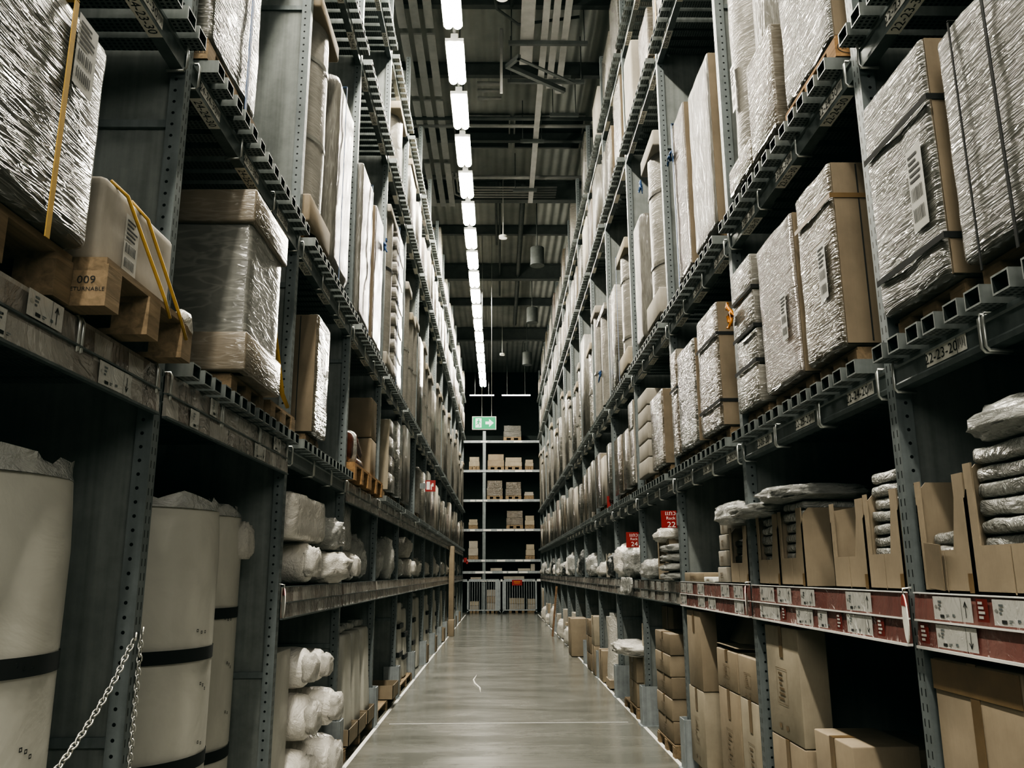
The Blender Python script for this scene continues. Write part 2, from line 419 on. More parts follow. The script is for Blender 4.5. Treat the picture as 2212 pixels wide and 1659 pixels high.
# pale scuff on the slab
solo('floor_scuff', MB().tube([(-.33, 12.9, .001), (-.36, 12.3, .001), (-.33, 11.9, .001), (-.25, 11.45, .001), (-.235, 11.1, .001)], [.002, .012, .014, .012, .003], 6), ['paper'],
     'pale curved scuff on the concrete floor in the middle of the aisle', 'scuff mark')

# roof steel
for k, y in enumerate((6.3, 8.6, 10.94, 12.74, 14.95, 17.2, 19.6, 22.3, 25.3, 28.6)):
    big = k in (5, 7, 9)
    mb = MB()
    if big: mb.box(-2.55, 2.7, y - .09, y + .09, 9.62, 9.64).box(-2.55, 2.7, y - .012, y + .012, 9.64, 10.06).box(-2.55, 2.7, y - .09, y + .09, 10.06, 10.08)
    else: mb.box(-2.55, 2.7, y - .05, y + .05, 9.84, 9.855).box(-2.55, 2.7, y - .01, y + .01, 9.855, 10.08).box(-2.55, 2.7, y - .05, y + .05, 10.08, 10.09)
    o = mobj('trim_%d' % (10 + k), mb.mesh('roof beam', ['ceilsteel'])); o['kind'] = 'structure'
for k, (x0, x1) in enumerate(((-.85, .2), (.33, 1.65))):
    struct('roof_hatch_%d' % (k + 1), MB().box(x0, x1, 14.35, 15.5, 10.03, 10.05, 0).box(x0 - .03, x0, 14.32, 15.53, 10.0, 10.05, 1).box(x1, x1 + .03, 14.32, 15.53, 10.0, 10.05, 1).box(x0, x1, 14.32, 14.35, 10.0, 10.05, 1).box(x0, x1, 15.5, 15.53, 10.0, 10.05, 1), ['void', 'duct'])  # two dark roof hatches with pale frames
# slatted pale cable ladders at the left of the lamps
for j, x in enumerate((-1.42, -1.22, -1.02)):
    mb = MB(); y = 5.2; 
    for seg in ((5.2, 7.1), (7.16, 8.55), (8.65, 10.85), (11.0, 12.65), (12.8, 14.85), (15.05, 17.0)): mb.box(x - .062, x + .062, seg[0], seg[1], 9.40, 9.43)
    solo('cable_tray', mb, ['duct'], '%s of the three pale flat cable trays under the roof, left of the lamps' % ('leftmost', 'middle', 'rightmost')[j], 'cable tray', group='pale cable trays left of the lamps')
for j, (x, wd, y1, nm) in enumerate(((.43, .2, 11.6, 'widest pale cable tray under the roof, beside the wall of ducts'), (.69, .1, 16.6, 'long narrow pale cable tray running furthest down the roof'), (.84, .1, 12.25, 'narrow pale cable tray between two others right of the lamps'), (1.0, .1, 12.4, 'narrow pale cable tray nearest the right rack under the roof'))):
    solo('cable_tray', MB().box(x - wd / 2, x + wd / 2, 4.5, y1, 9.3, 9.33), ['duct'], nm, 'cable tray')
for j, (y, x0, x1) in enumerate(((9.6, .75, 1.35), (11.0, .15, 1.35), (12.0, .15, 1.4), (13.0, .9, 1.4), (13.9, .4, .85), (15.9, .3, .8))):
    solo('tray_hanger', MB().box(x0, x1, y - .025, y + .025, 9.235, 9.295).tube([(x0 + .05, y, 9.29), (x0 + .05, y, 10.1)], .008).tube([(x1 - .05, y, 9.29), (x1 - .05, y, 10.1)], .008), ['ceilsteel'],
         '%s cross bar from the camera carrying the cable trays right of the lamps' % nth(j + 1), 'tray hanger', group='cross bars under the cable trays')
for j, (y, z, r, m) in enumerate(((12.15, 9.32, .035, 'duct'), (12.35, 9.32, .03, 'duct'), (12.55, 9.3, .03, 'duct'), (13.35, 9.4, .035, 'ceilsteel'), (13.6, 9.4, .035, 'duct'), (15.8, 9.5, .04, 'duct'))):
    solo('ceiling_pipe', MB().tube([(-.35 if j < 3 else -1.6, y, z), (.05 if j < 3 else 2.5, y, z)], r), [m], '%s horizontal pipe from the camera crossing under the roof deck' % nth(j + 1), 'pipe', group='pipes crossing the roof')
for j in range(5):
    solo('conduit', MB().tube([(-.95 + .08 * j, 15.6, 9.5), (-.95 + .08 * j, 16.1 + .12 * (4 - j), 9.5), (-.8 + .08 * j, 16.25 + .12 * (4 - j), 9.5), (1.25, 16.25 + .12 * (4 - j), 9.5)], .022), ['duct'],
         '%s grey conduit from the camera bending across the roof in a bundle of five' % nth(j + 1), 'conduit', group='bent conduits under the roof')
for j, (x, y0, y1) in enumerate(((.1, 4.5, 9.4), (.2, 4.5, 10.8), (-.05, 16.5, 20.0), (.03, 16.5, 24.0), (.55, 16.6, 27.0))):
    solo('roof_pipe', MB().tube([(x, y0, 9.75), (x, y1, 9.75)], .028 if j < 4 else .06), ['ceilsteel'], '%s dark pipe running lengthways under the roof deck' % ('first', 'second', 'third', 'fourth', 'thickest')[j], 'pipe')
solo('cable_loop', MB().tube([(-.2, 7.5, 9.5), (-.17, 9.2, 9.45), (-.02, 10.4, 9.4), (.3, 10.75, 9.4), (1.2, 10.7, 9.5)], .022), ['ceilsteel'], 'dark cable sagging in a curve under the near roof', 'cable')
solo('ceiling_bracket', MB().box(-.03, .03, 0, 1.15, 0, .07).box(.03, .3, 0, .05, 0, .07).box(.25, .3, 0, 1.1, .0, .02).tube([(0, .1, .07), (0, .1, 1.12)], .008), ['ceilsteel'], 'angled steel bracket jutting under the cable trays right of the lamps', 'bracket', (.12, 11.15, 8.95), rot=(0, 0, -.95))
solo('hanging_rod', MB().box(-.02, .02, -.02, .02, -.55, .55), ['duct'], 'short pale rod hanging upright beside the pipes under the roof', 'rod', (.045, 11.2, 9.1))
for j, (x, y) in enumerate(((.9, 18.1), (.96, 22.6), (.98, 27.5))):
    t = thing('pendant_lamp', '%s dark drum pendant lamp from the camera, hanging unlit near the right rack' % nth(j + 1), 'pendant lamp', (x, y, 8.45), 'unlit drum pendants')
    part('lamp_shade', MB().cyl(0, 0, 0, .42, .16, 20), ['ceilsteel'], t); part('rim', MB().cyl(0, 0, -.015, 0, .17, 20), ['beam'], t)
    part('rod', MB().tube([(0, 0, .42), (0, 0, 1.6)], .012), ['ceilsteel'], t)
for j, (x, y) in enumerate(((.05, 9.2), (.1, 17.0), (.12, 27.0))):
    solo('smoke_detector', MB().cyl(0, 0, 0, .06, .09, 20).tube([(0, 0, .06), (0, 0, 1.4)], .012), ['white'], '%s white round detector from the camera, on a thin drop rod' % nth(j + 1), 'detector', (x, y, 8.65), 'round ceiling detectors')

# ---------------------------------------------------------------- lamps: one row of double-tube fittings
tube_me, house_me = None, None
def half_tube():
    mb = MB(); pts = [(.052 * math.cos(a), -.052 * math.sin(a)) for a in [PI * k / 8 for k in range(9)]]
    n = 13; rows = []
    for k in range(n):
        t = k / (n - 1); y = .015 + .91 * t; sh = 1 - max(0, (.14 - t) / .14) ** 2 * .75
        rows.append([(p[0] * sh, y, p[1] * sh) for p in pts])
    vs = [v for r in rows for v in r]; m = len(pts)
    mb.add(vs, [(a * m + b, a * m + b + 1, (a + 1) * m + b + 1, (a + 1) * m + b) for a in range(n - 1) for b in range(m - 1)], 0, True)
    mb.add(vs, [tuple(range(m)), tuple(range((n - 1) * m, n * m))[::-1]])
    return mb.mesh('led tube', ['lamp'])
tube_me = half_tube()
house_me = MB().box(-.125, .125, 0, .95, .004, .05).box(-.05, .05, 0, .95, .05, .12).box(-.018, .018, -.29, .95, .12, .15).mesh('housing', ['trunk'])
rod_me = MB().tube([(0, .1, .15), (0, .1, 1.65)], .008).mesh('rod', ['ceilsteel'])
nl = 0
for k in range(-14, 17):
    y = 9.776 + 1.245 * k
    if k >= -1: nl += 1
    lab = '%s bright double-tube lamp from the camera in the row down the aisle' % nth(nl) if k >= -1 else 'bright double-tube lamp above the near aisle and hall, beyond the upper frame edge'
    t = thing('strip_lamp', lab, 'ceiling lamp', (-.59, y, 8.42), 'double-tube lamps in one row down the aisle' if k >= -1 else 'lamps beyond the upper frame edge')
    part('housing', house_me, None, t); part('rod', rod_me, None, t)
    for x in (-.06, .06): part('tube', tube_me, None, t, (x, 0, 0))
for j, (x0, x1) in enumerate(((-1.1, -.18), (.12, 1.2))):
    t = thing('light_bar', ('short' if j == 0 else 'longer') + ' thin pale light bar hanging across the far end of the aisle', 'light bar', ((x0 + x1) / 2, 30.62, 8.02)); h = (x1 - x0) / 2
    part('hanging_bar', MB().box(-h, h, -.02, .02, 0, .04), ['lampoff'], t)
    for x in (-h + .2, h - .2): part('hanging_rod', MB().tube([(x, 0, .04), (x, 0, 2.07)], .01), ['ceilsteel'], t)

# ---------------------------------------------------------------- racks
def c_beam(y0, y1, z, s, h=.1):
    pts = [(0, z), (.05, z), (.05, z + h), (0, z + h), (0, z + h - .014), (.006, z + h - .02), (.006, z + .026), (0, z + .018)]
    return MB().prism([(s * a, b) for a, b in pts], 'y', y0, y1)
def slat_deck(s, seed):
    rnd = random.Random(seed); mb = MB(); n = 14
    for k in range(n):
        y = .09 + k * .128 + rnd.uniform(-.012, .012); w, h, d0, d1, t = .082, .058, -.075, 1.0, .006
        O = [(y, 0), (y + w, 0), (y + w, h), (y, h)]; I = [(y + t, t), (y + w - t, t), (y + w - t, h - t), (y + t, h - t)]
        X = lambda d: s * d
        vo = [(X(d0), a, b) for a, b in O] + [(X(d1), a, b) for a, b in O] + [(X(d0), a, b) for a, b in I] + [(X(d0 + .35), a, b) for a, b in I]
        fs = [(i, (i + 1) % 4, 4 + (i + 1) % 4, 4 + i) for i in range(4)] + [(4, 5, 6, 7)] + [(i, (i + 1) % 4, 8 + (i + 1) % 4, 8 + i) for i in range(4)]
        mb.add(vo, fs, 0); mb.add(vo, [(8 + i, 8 + (i + 1) % 4, 12 + (i + 1) % 4, 12 + i) for i in range(4)] + [(12, 13, 14, 15)], 1)  # channel insides coloured near-black in place of shade
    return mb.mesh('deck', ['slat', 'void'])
def clip_mesh(s, h=.1, double=False):
    mb = MB()
    for dy in ((0, .022) if double else (0,)):
        mb.tube([(s * .06, dy, h + .004), (-s * .012, dy, h + .004), (-s * .018, dy, h - .01), (-s * .018, dy, .0), (-s * .008, dy, -.012), (s * .06, dy, -.014)], .0055, 6)
    return mb.mesh('clip', ['clip'])
def location_label(s, txt, under):
    mb = MB(); r = (0, -1, 0) if s > 0 else (0, 1, 0)
    Fm = frame(r, (-s, 0, 0) if under else (0, 0, 1), (0, 0, 0))
    put_rect(mb, Fm, -.125, .125, -.026, .026, 0, 0)
    if txt:
        put_text(mb, txt, .05, Fm, 1, .001, -.03 if not under else 0, 0, 1.15)
        if not under:
            x = .072
            put_rect(mb, Fm, x - .004, x - .001, -.026, .026, 1, .001)
            for q in range(7): put_rect(mb, Fm, x + .006 + q * .006, x + .009 + q * .006 - .001 * (q % 2), -.015 + .006 * (q % 3), .018, 1, .001)
    return mb.mesh('location label', ['paper', 'ink'])
MESH = {}
for s in (-1, 1):
    p = MB().box(s * 0, s * .06, 0, .006, 0, ZTOP).box(s * 0, s * .006, .006, .06, 0, ZTOP).box(s * .006, s * .06, .054, .06, 0, ZTOP)
    MESH['post', s] = p.mesh('post', ['post'])
    MESH['panel', s] = MB().box(s * .062, s * 1.0, -.032, -.028, .0, ZTOP - .2).mesh('side sheet', ['panel'])
    MESH['brace', s] = MB().box(s * .062, s * .998, -.05, -.033, 0, .033).mesh('brace', ['post'])
    MESH['rear', s] = MB().box(s * 1.0, s * 1.06, -.06, 0, 0, ZTOP).mesh('rear post', ['beam'])
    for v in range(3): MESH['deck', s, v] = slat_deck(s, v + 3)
    MESH['beam', s] = c_beam(0, 1.833, 0, s).mesh('beam', ['beam'])
    MESH['rbeam', s] = MB().box(s * 1.0, s * 1.05, 0, 1.833, 0, .1).mesh('rear beam', ['beam'])
    MESH['clip', s] = clip_mesh(s); MESH['clip2', s] = clip_mesh(s, .1, True)
    MESH['plate', s] = location_label(s, None, False); MESH['plateu', s] = location_label(s, None, True)
    MESH['shelf', s] = MB().box(s * .0, s * 1.0, 0, 1.833, 1.36, 1.392).box(0, s * .03, 0, 1.833, 1.22, 1.36).mesh('shelf board', ['beam'])
    for nm, mat in (('rail', 'rail'), ('railred', 'railred')):
        mb = MB()
        for z0, z1 in ((1.222, 1.302), (1.31, 1.395)): mb.prism([(-s * .02, z0), (-s * .004, z0), (-s * .004, z1), (-s * .012, z1)], 'y', 0, 1.833, 0)
        mb.box(-s * .024, -s * .004, 0, 1.833, 1.303, 1.309, 1).box(-s * .026, -s * .004, 0, 1.833, 1.212, 1.221, 1).box(-s * .018, -s * .004, 0, 1.833, 1.395, 1.399, 1)
        MESH[nm, s] = mb.mesh('ticket rail', [mat, 'white' if nm == 'railred' else 'beam'])
    MESH['rail2', s] = MB().prism([(-s * .018, -.07), (-s * .002, -.07), (-s * .002, .012), (-s * .012, .012)], 'y', 0, 1.833, 0).prism([(-s * .014, .018), (-s * .002, .018), (-s * .002, .1), (-s * .008, .1)], 'y', 0, 1.833, 0).box(-s * .02, -s * .002, 0, 1.833, .012, .018, 1).box(-s * .022, -s * .002, 0, 1.833, -.078, -.07, 1).mesh('ticket rail', ['rail', 'beam'])
    MESH['guard', s] = MB().box(-s * .055, -s * .045, -.12, .03, 0, .37).box(-s * .045, s * .13, -.13, -.12, 0, .37).box(-s * .045, s * .13, .03, .04, 0, .37).box(-s * .075, s * .15, -.15, .06, 0, .008).mesh('guard', ['guard'])
def ticket(s, y0, y1, z, arrow, red=False):
    """one white price card behind the rail plastic, arrow pointing up or down to the shelf it belongs to"""
    mb = MB(); wd, h = abs(y1 - y0), .074
    Fm = frame((0, -1, 0) if s > 0 else (0, 1, 0), (0, 0, 1), (0, 0, 0))
    put_rect(mb, Fm, -wd / 2, wd / 2, -h / 2, h / 2, 0, 0)
    if wd > .12:
        x = wd / 2 - .035
        put_rect(mb, Fm, x - .025, x - .0235, -h / 2, h / 2, 1)
        put_rect(mb, Fm, x - .0018, x + .0018, -.024, .024, 1)
        sg = 1 if arrow > 0 else -1
        put_poly(mb, Fm, [(x - .012, sg * .008), (x, sg * .027), (x + .012, sg * .008), (x + .0075, sg * .0075), (x, sg * .0195), (x - .0075, sg * .0075)], 1)
    put_rect(mb, Fm, -wd / 2 + .04, -wd / 2 + .065, -.03, -.02, 1)
    for q in range(3): put_rect(mb, Fm, -wd / 2 + .032, -wd / 2 + .032 + (.022, .018, .012)[q], .018 - .011 * q, .024 - .011 * q, 2)
    for q in range(2): put_rect(mb, Fm, -wd / 2 + .075, -wd / 2 + .075 + (.02, .012)[q], -.022 - .006 * q, -.019 - .006 * q, 2)
    if wd > .1: put_rect(mb, Fm, -wd / 2 + .115, -wd / 2 + .13, -.024, -.016, 2)
    if wd > .1: put_poly(mb, Fm, [(-wd / 2 + .008, .005), (-wd / 2 + .018, .011), (-wd / 2 + .028, .005), (-wd / 2 + .018, -.001)], 3)
    return mb.mesh('price ticket', ['ticket', 'ink', 'post', 'clip'])

CLIPY = (.03, .62, 1.22, 1.8)
LABY = (.24, .86, 1.48)
side_name = {-1: 'left', 1: 'right'}
def P(s): return PR if s > 0 else PL
def Y0(s): return YR if s > 0 else YL
for s in (-1, 1):
    for i in range(NB + 1):
        y = Y0(s) + BAY * i
        sn = side_name[s]
        t = thing('rack_bay' if i < NB else 'end_upright', ('%s grey steel rack bay from the camera along the %s side of the aisle' % (nth(i + 1), sn)) if i < NB else 'last bare grey upright closing the %s rack at the far end' % sn,
                  'storage rack' if i < NB else 'rack upright', (P(s), y, 0), 'steel rack bays along the %s side' % sn if i < NB else None)
        part('post', MESH['post', s], None, t, (0, -.06, 0)); part('side_panel', MESH['panel', s], None, t)
        [part('brace', MESH['brace', s], None, t, (0, 0, bz)) for bz in (.9, 3.217, 5.2)]; part('rear_post', MESH['rear', s], None, t)
        if 3 <= i <= 13: part('post_guard', MESH['guard', s], None, t)
        if i == NB: continue
        for lv, z in ZB.items():
            b = part('beam', MESH['beam', s], None, t, (0, 0, z))
            part('rear_beam', MESH['rbeam', s], None, t, (0, 0, z))
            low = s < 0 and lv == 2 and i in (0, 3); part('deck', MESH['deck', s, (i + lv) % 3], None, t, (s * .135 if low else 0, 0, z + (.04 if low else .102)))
            if i <= 6 and lv in (2, 3):
                for q, cyy in enumerate(CLIPY): part('clip', MESH['clip2' if q in (1, 2) and lv == 2 else 'clip', s], None, b, (0, cyy, 0))
            num = {2: 20, 3: 30, 4: 40, 5: 50}[lv]; pre = 22 if s > 0 else 24
            for q, ly in enumerate(LABY):
                txt = '%d-%d-%d' % (pre, 21 + 3 * i + q, num)
                if i <= 8 and not (s < 0 and lv == 2):
                    me = location_label(s, txt, False) if i < 4 else MESH['plate', s]
                    part('location_label', me, None, b, (s * .0045 if lv == 2 else s * .0045, ly, .055))
                if i <= 8 and lv >= 3:
                    me = location_label(s, txt, True) if i < 4 else MESH['plateu', s]
                    part('location_label', me, None, b, (s * .025, ly, -.0015))
            if s < 0 and lv == 2 and i != 2:
                rr2 = part('ticket_rail', MESH['rail2', s], None, t, (-s * .003, 0, z))
                if i < 2:
                    for (ya, yb, zz, ar) in (((2.52, 2.75, -.03, -1), (2.1, 2.28, .06, 1), (1.95, 2.02, -.03, 1)) if i == 0 else ((3.3, 3.4, -.03, 1), (3.52, 3.62, .06, 1), (4.2, 4.4, -.03, -1), (4.55, 4.7, .06, 1))):
                        part('price_ticket', ticket(s, ya, yb, 0, ar), None, rr2, (.0195, (ya + yb) / 2 - y, zz))
        if s > 0 or i >= 2:
            part('shelf_board', MESH['shelf', s], None, t)
            rr = part('price_rail', MESH['railred' if (s > 0 and i < 3) else 'rail', s], None, t)
            T = []
            if s > 0 and i == 0: T = [(2.82, 2.59, 1.352, 1), (2.48, 2.26, 1.352, 1), (2.82, 2.58, 1.262, -1)]
            if s > 0 and i == 1: T = [(4.69, 4.45, 1.352, 1), (4.4, 4.19, 1.352, 1), (4.06, 3.88, 1.352, 1), (3.53, 3.29, 1.352, 1), (4.71, 4.38, 1.262, -1), (4.14, 3.92, 1.262, -1), (3.86, 3.75, 1.262, 1), (3.54, 3.3, 1.262, -1)]
            if s > 0 and 2 <= i <= 4: T = [(y + a + .2, y + a, zz, 1 if zz > 1.3 else -1) for a in (.1, .4, .75, 1.05, 1.4, 1.62) for zz in (1.352, 1.262) if (int(a * 100) + i + int(zz * 100)) % 4]
            for (ya, yb, zz, ar) in T: part('price_ticket', ticket(s, ya, yb, zz, ar), None, rr, (-s * .0195, (ya + yb) / 2 - y, zz))
            if s > 0 and i < 2:
                for (ya, zz) in ((2.535, 1.352), (3.23, 1.262), (3.62, 1.262), (4.32, 1.262), (2.9, 1.262)):
                    if y < ya < y + 1.8:
                        mb = MB(); Fm = frame((0, -1, 0), (0, 0, 1), (0, 0, 0)); put_rect(mb, Fm, -.03, .03, -.036, .036, 0, 0)
                        for q in range(4): put_rect(mb, Fm, -.02, .004 + .005 * (q % 3), .02 - .014 * q, .028 - .014 * q, 1)
                        part('red_ticket', mb, ['redcard', 'ticket'], rr, (-.019, ya - y, zz))
# round tags hung on the first shelf rails
for (s, y, n) in ((1, 2.99, 'near right'), (1, 4.885, 'middle right'), (-1, 4.88, 'left')):
    t = thing('shelf_tag', {'near right': 'largest round white tag with a red top, hung on the nearest right post', 'middle right': 'small round white tag hung at the second right shelf rail', 'left': 'round white tag on the end of the left shelf rail'}[n], 'shelf tag', (P(s) - s * .05, y - .03, 1.31), rot=(0, 0, -s * .35))
    disc = [(.082 * math.cos(a), .082 * math.sin(a)) for a in [2 * PI * k / 28 for k in range(28)]]
    part('disc', MB().prism(disc, 'x', -.002, .002), ['paper'], t)
    top = [(.08 * math.cos(a), .08 * math.sin(a)) for a in [PI * (.18 + .64 * k / 14) for k in range(15)]]
    part('red_top', MB().prism(top, 'x', -.004, .0035), ['red'], t)
    part('hook', MB().tube([(0, 0, .08), (0, 0, .1), (s * .03, 0, .105)], .004, 6), ['clip'], t)

# ---------------------------------------------------------------- signs
def aisle_sign(num, x0, x1, z0, z1, y, lab):
    t = thing('rack_sign', lab, 'sign', ((x0 + x1) / 2, y, (z0 + z1) / 2)); h, wd = z1 - z0, x1 - x0
    part('panel', MB().box(-wd / 2, wd / 2, -.004, .004, -h / 2, h / 2), ['red'], t)
    mb = MB(); Fm = frame((1, 0, 0), (0, 0, 1), (0, -.0045, 0))
    put_text(mb, '\u0e41\u0e16\u0e27', .05, Fm, 0, .001, .012, .048, 1.1); put_text(mb, 'Rack', .034, Fm, 0, .001, .014, .008, 1.15); put_text(mb, num, .062, Fm, 0, .001, .018, -.045, 1.15)
    part('lettering', mb, ['white'], t)
    part('bracket', MB().box(wd / 2 - .004, wd / 2 + .012, -.008, .008, -h / 2 + .02, h / 2 - .02), ['post'], t)
aisle_sign('22', 1.325, 1.452, 1.822, 1.962, 6.80, 'larger red aisle sign reading Rack 22 on the right rack')
aisle_sign('24', 1.322, 1.452, 1.722, 1.878, 8.70, 'smaller red aisle sign reading Rack 24 on the right rack')
t = thing('fire_sign', 'red and white fire equipment sign on the left rack above its second level', 'sign', (-1.03, 12.5, 2.755))
part('panel', MB().box(-.075, .075, -.004, .004, -.085, .085), ['red'], t)
mb = MB(); Fm = frame((1, 0, 0), (0, 0, 1), (0, -.0045, 0))
put_rect(mb, Fm, -.06, -.008, -.055, .065, 0, .001); put_poly(mb, Fm, [(.005, -.06), (.02, -.06), (.02, -.01), (.045, -.01), (.045, .04), (.02, .04), (.02, .02), (.005, .02)], 0, .001)
part('pictogram', mb, ['white'], t); part('bracket', MB().box(-.16, -.07, -.006, .006, -.04, .04), ['post'], t)
t = thing('fire_sign', 'narrow red sign with white edge marks standing at the right rack beam', 'sign', (1.45, 10.85, 2.36))
part('panel', MB().box(-.035, .035, -.004, .004, -.085, .085), ['red'], t)
mb = MB(); Fm = frame((1, 0, 0), (0, 0, 1), (0, -.0045, 0))
for q in range(4): put_rect(mb, Fm, .012, .03, -.07 + .04 * q, -.048 + .04 * q, 0, .001)
part('pictogram', mb, ['white'], t)
t = thing('exit_sign', 'green emergency exit sign with running figure and arrow hanging over the far aisle', 'exit sign', (-.357, 20, 5.06))
mb = MB().box(-.296, .296, -.03, .03, -.165, .165)
part('case', mb, ['white'], t)
GM = NT('lit green panel'); GM.set(Base_Color=(.02, .3, .13)); GM.b.inputs['Emission Color'].default_value = (.03, .42, .2, 1); GM.b.inputs['Emission Strength'].default_value = .22; M['litgreen'] = GM.m
GW = NT('lit white legend'); GW.set(Base_Color=(.7, .8, .75)); GW.b.inputs['Emission Color'].default_value = (.75, 1, .9, 1); GW.b.inputs['Emission Strength'].default_value = .22; M['litwhite'] = GW.m
part('green_face', MB().box(-.275, .275, -.034, -.03, -.145, .145), ['litgreen'], t)
mb = MB(); Fm = frame((1, 0, 0), (0, 0, 1), (0, -.0345, 0))
put_rect(mb, Fm, -.215, -.065, -.115, .115, 0, .001)
put_poly(mb, Fm, [(.03, -.035), (.12, -.035), (.12, -.1), (.235, .0), (.12, .1), (.12, .035), (.03, .035)], 0, .001)
put_poly(mb, Fm, [(-.135 + .018 * math.cos(a), .075 + .018 * math.sin(a)) for a in [2 * PI * k / 10 for k in range(10)]], 1, .002)
for pl in ([(-.16, .05), (-.12, .055), (-.125, -.02), (-.155, -.02)], [(-.12, .05), (-.085, .015), (-.095, .008), (-.125, .035)], [(-.16, .05), (-.19, .02), (-.18, .01), (-.15, .03)], [(-.15, -.02), (-.195, -.06), (-.205, -.05), (-.155, .0)], [(-.145, -.02), (-.125, -.02), (-.1, -.07), (-.13, -.105), (-.14, -.1), (-.118, -.07)]):
    put_poly(mb, Fm, pl, 1, .002)
part('pictogram', mb, ['litwhite', 'litgreen'], t)
part('rod', MB().tube([(-.06, 0, .165), (-.06, 0, 5.04)], .008), ['clip'], t); part('rod', MB().tube([(.18, 0, .165), (.18, 0, 5.04)], .008), ['clip'], t)
# ---------------------------------------------------------------- pallets and loads
LV = {1: 'first shelf', 2: 'second level', 3: 'third level', 4: 'fourth level', 5: 'top level'}
PH = .1
def pallet(x0, x1, y0, y1, z, lab, detail=True, mat='wood', print_=None, group='wooden pallets', blocks3=None, h=PH):
    """boards across the top, blocks between, runners below; x0 is the aisle edge"""
    cx, cy = (x0 + x1) / 2, (y0 + y1) / 2; dx, dy = abs(x1 - x0), y1 - y0; s = 1 if x1 > x0 else -1
    k = h / .144; tb, st, rn = .02 * k, .02 * k, .02 * k; bh = h - tb - st - rn
    deckm = MB(); n = max(4, int(dx / .13)); bw = dx / n
    for q in range(n): deckm.box(-dx / 2 + q * bw + .006, -dx / 2 + (q + 1) * bw - .006, -dy / 2, dy / 2, h - tb, h)
    for q in (-1, 0, 1): deckm.box(-dx / 2, dx / 2, q * (dy / 2 - .045) - .045, q * (dy / 2 - .045) + .045, h - tb - st, h - tb)
    run = lambda q: (-dx / 2, dx / 2, q * (dy / 2 - .045) - .045, q * (dy / 2 - .045) + .045, 0, rn)
    if not detail:
        for q in (-1, 0, 1):
            deckm.box(*run(q))
            for p in (-1, 0, 1): deckm.box(p * (dx / 2 - .06) - .06, p * (dx / 2 - .06) + .06, q * (dy / 2 - .045) - .045, q * (dy / 2 - .045) + .045, rn, rn + bh)
        return solo('wooden_pallet', deckm, [mat], lab, 'pallet', (cx, cy, z), group)
    t = thing('wooden_pallet', lab, 'pallet', (cx, cy, z), group)
    part('deck', deckm, [mat], t)
    for q in (-1, 0, 1):
        part('runner', MB().box(*run(q)), [mat], t)
        for p in (-1, 0, 1):
            bl = part('block', MB().box(-.06, .06, -.045, .045, 0, bh), [mat], t, (p * (dx / 2 - .06), q * (dy / 2 - .045), rn))
            if print_ and p == -s and q in print_[1]:
                mb = MB(); Fm = frame((0, -s, 0), (0, 0, 1), (-s * .0605, 0, bh / 2))
                if print_[2] == 'end': Fm = frame((1, 0, 0), (0, 0, 1), (0, -.0455, bh / 2))
                for j, (tx, szz) in enumerate(print_[0]): put_text(mb, tx, szz, Fm, 0, .001, 0, (len(print_[0]) - 1) * .014 - j * .028, 1.1)
                if print_[3:]:
                    ring = [2 * PI * a / 30 for a in range(30)]
                    for a in range(30):
                        a0, a1 = ring[a], ring[(a + 1) % 30]
                        put_poly(mb, Fm, [(.052 * math.cos(a0), .03 * math.sin(a0)), (.052 * math.cos(a1), .03 * math.sin(a1)), (.049 * math.cos(a1), .027 * math.sin(a1)), (.049 * math.cos(a0), .027 * math.sin(a0))][::-1], 0)
                part('stamp', mb, ['ink'], bl)
    return t

def label_sheet(s, wd, h):
    """printed shipping sheet: heading bars, text lines, bar-code block"""
    mb = MB(); Fm = frame((0, -s, 0), (0, 0, 1), (0, 0, 0)); rnd = random.Random(int(wd * 1000 + h * 100))
    put_rect(mb, Fm, -wd / 2, wd / 2, -h / 2, h / 2, 0, 0)
    y = h / 2 - h * .08
    for q in range(5):
        put_rect(mb, Fm, -wd * .4, -wd * .4 + wd * rnd.uniform(.4, .8), y - h * .035, y, 1, .001); y -= h * .075
    for b in range(2):
        for q in range(8): put_rect(mb, Fm, -wd * .38 + q * wd * .095, -wd * .38 + q * wd * .095 + wd * rnd.uniform(.03, .06), y - h * .19, y - h * .03, 1, .001)
        y -= h * .25
    return mb

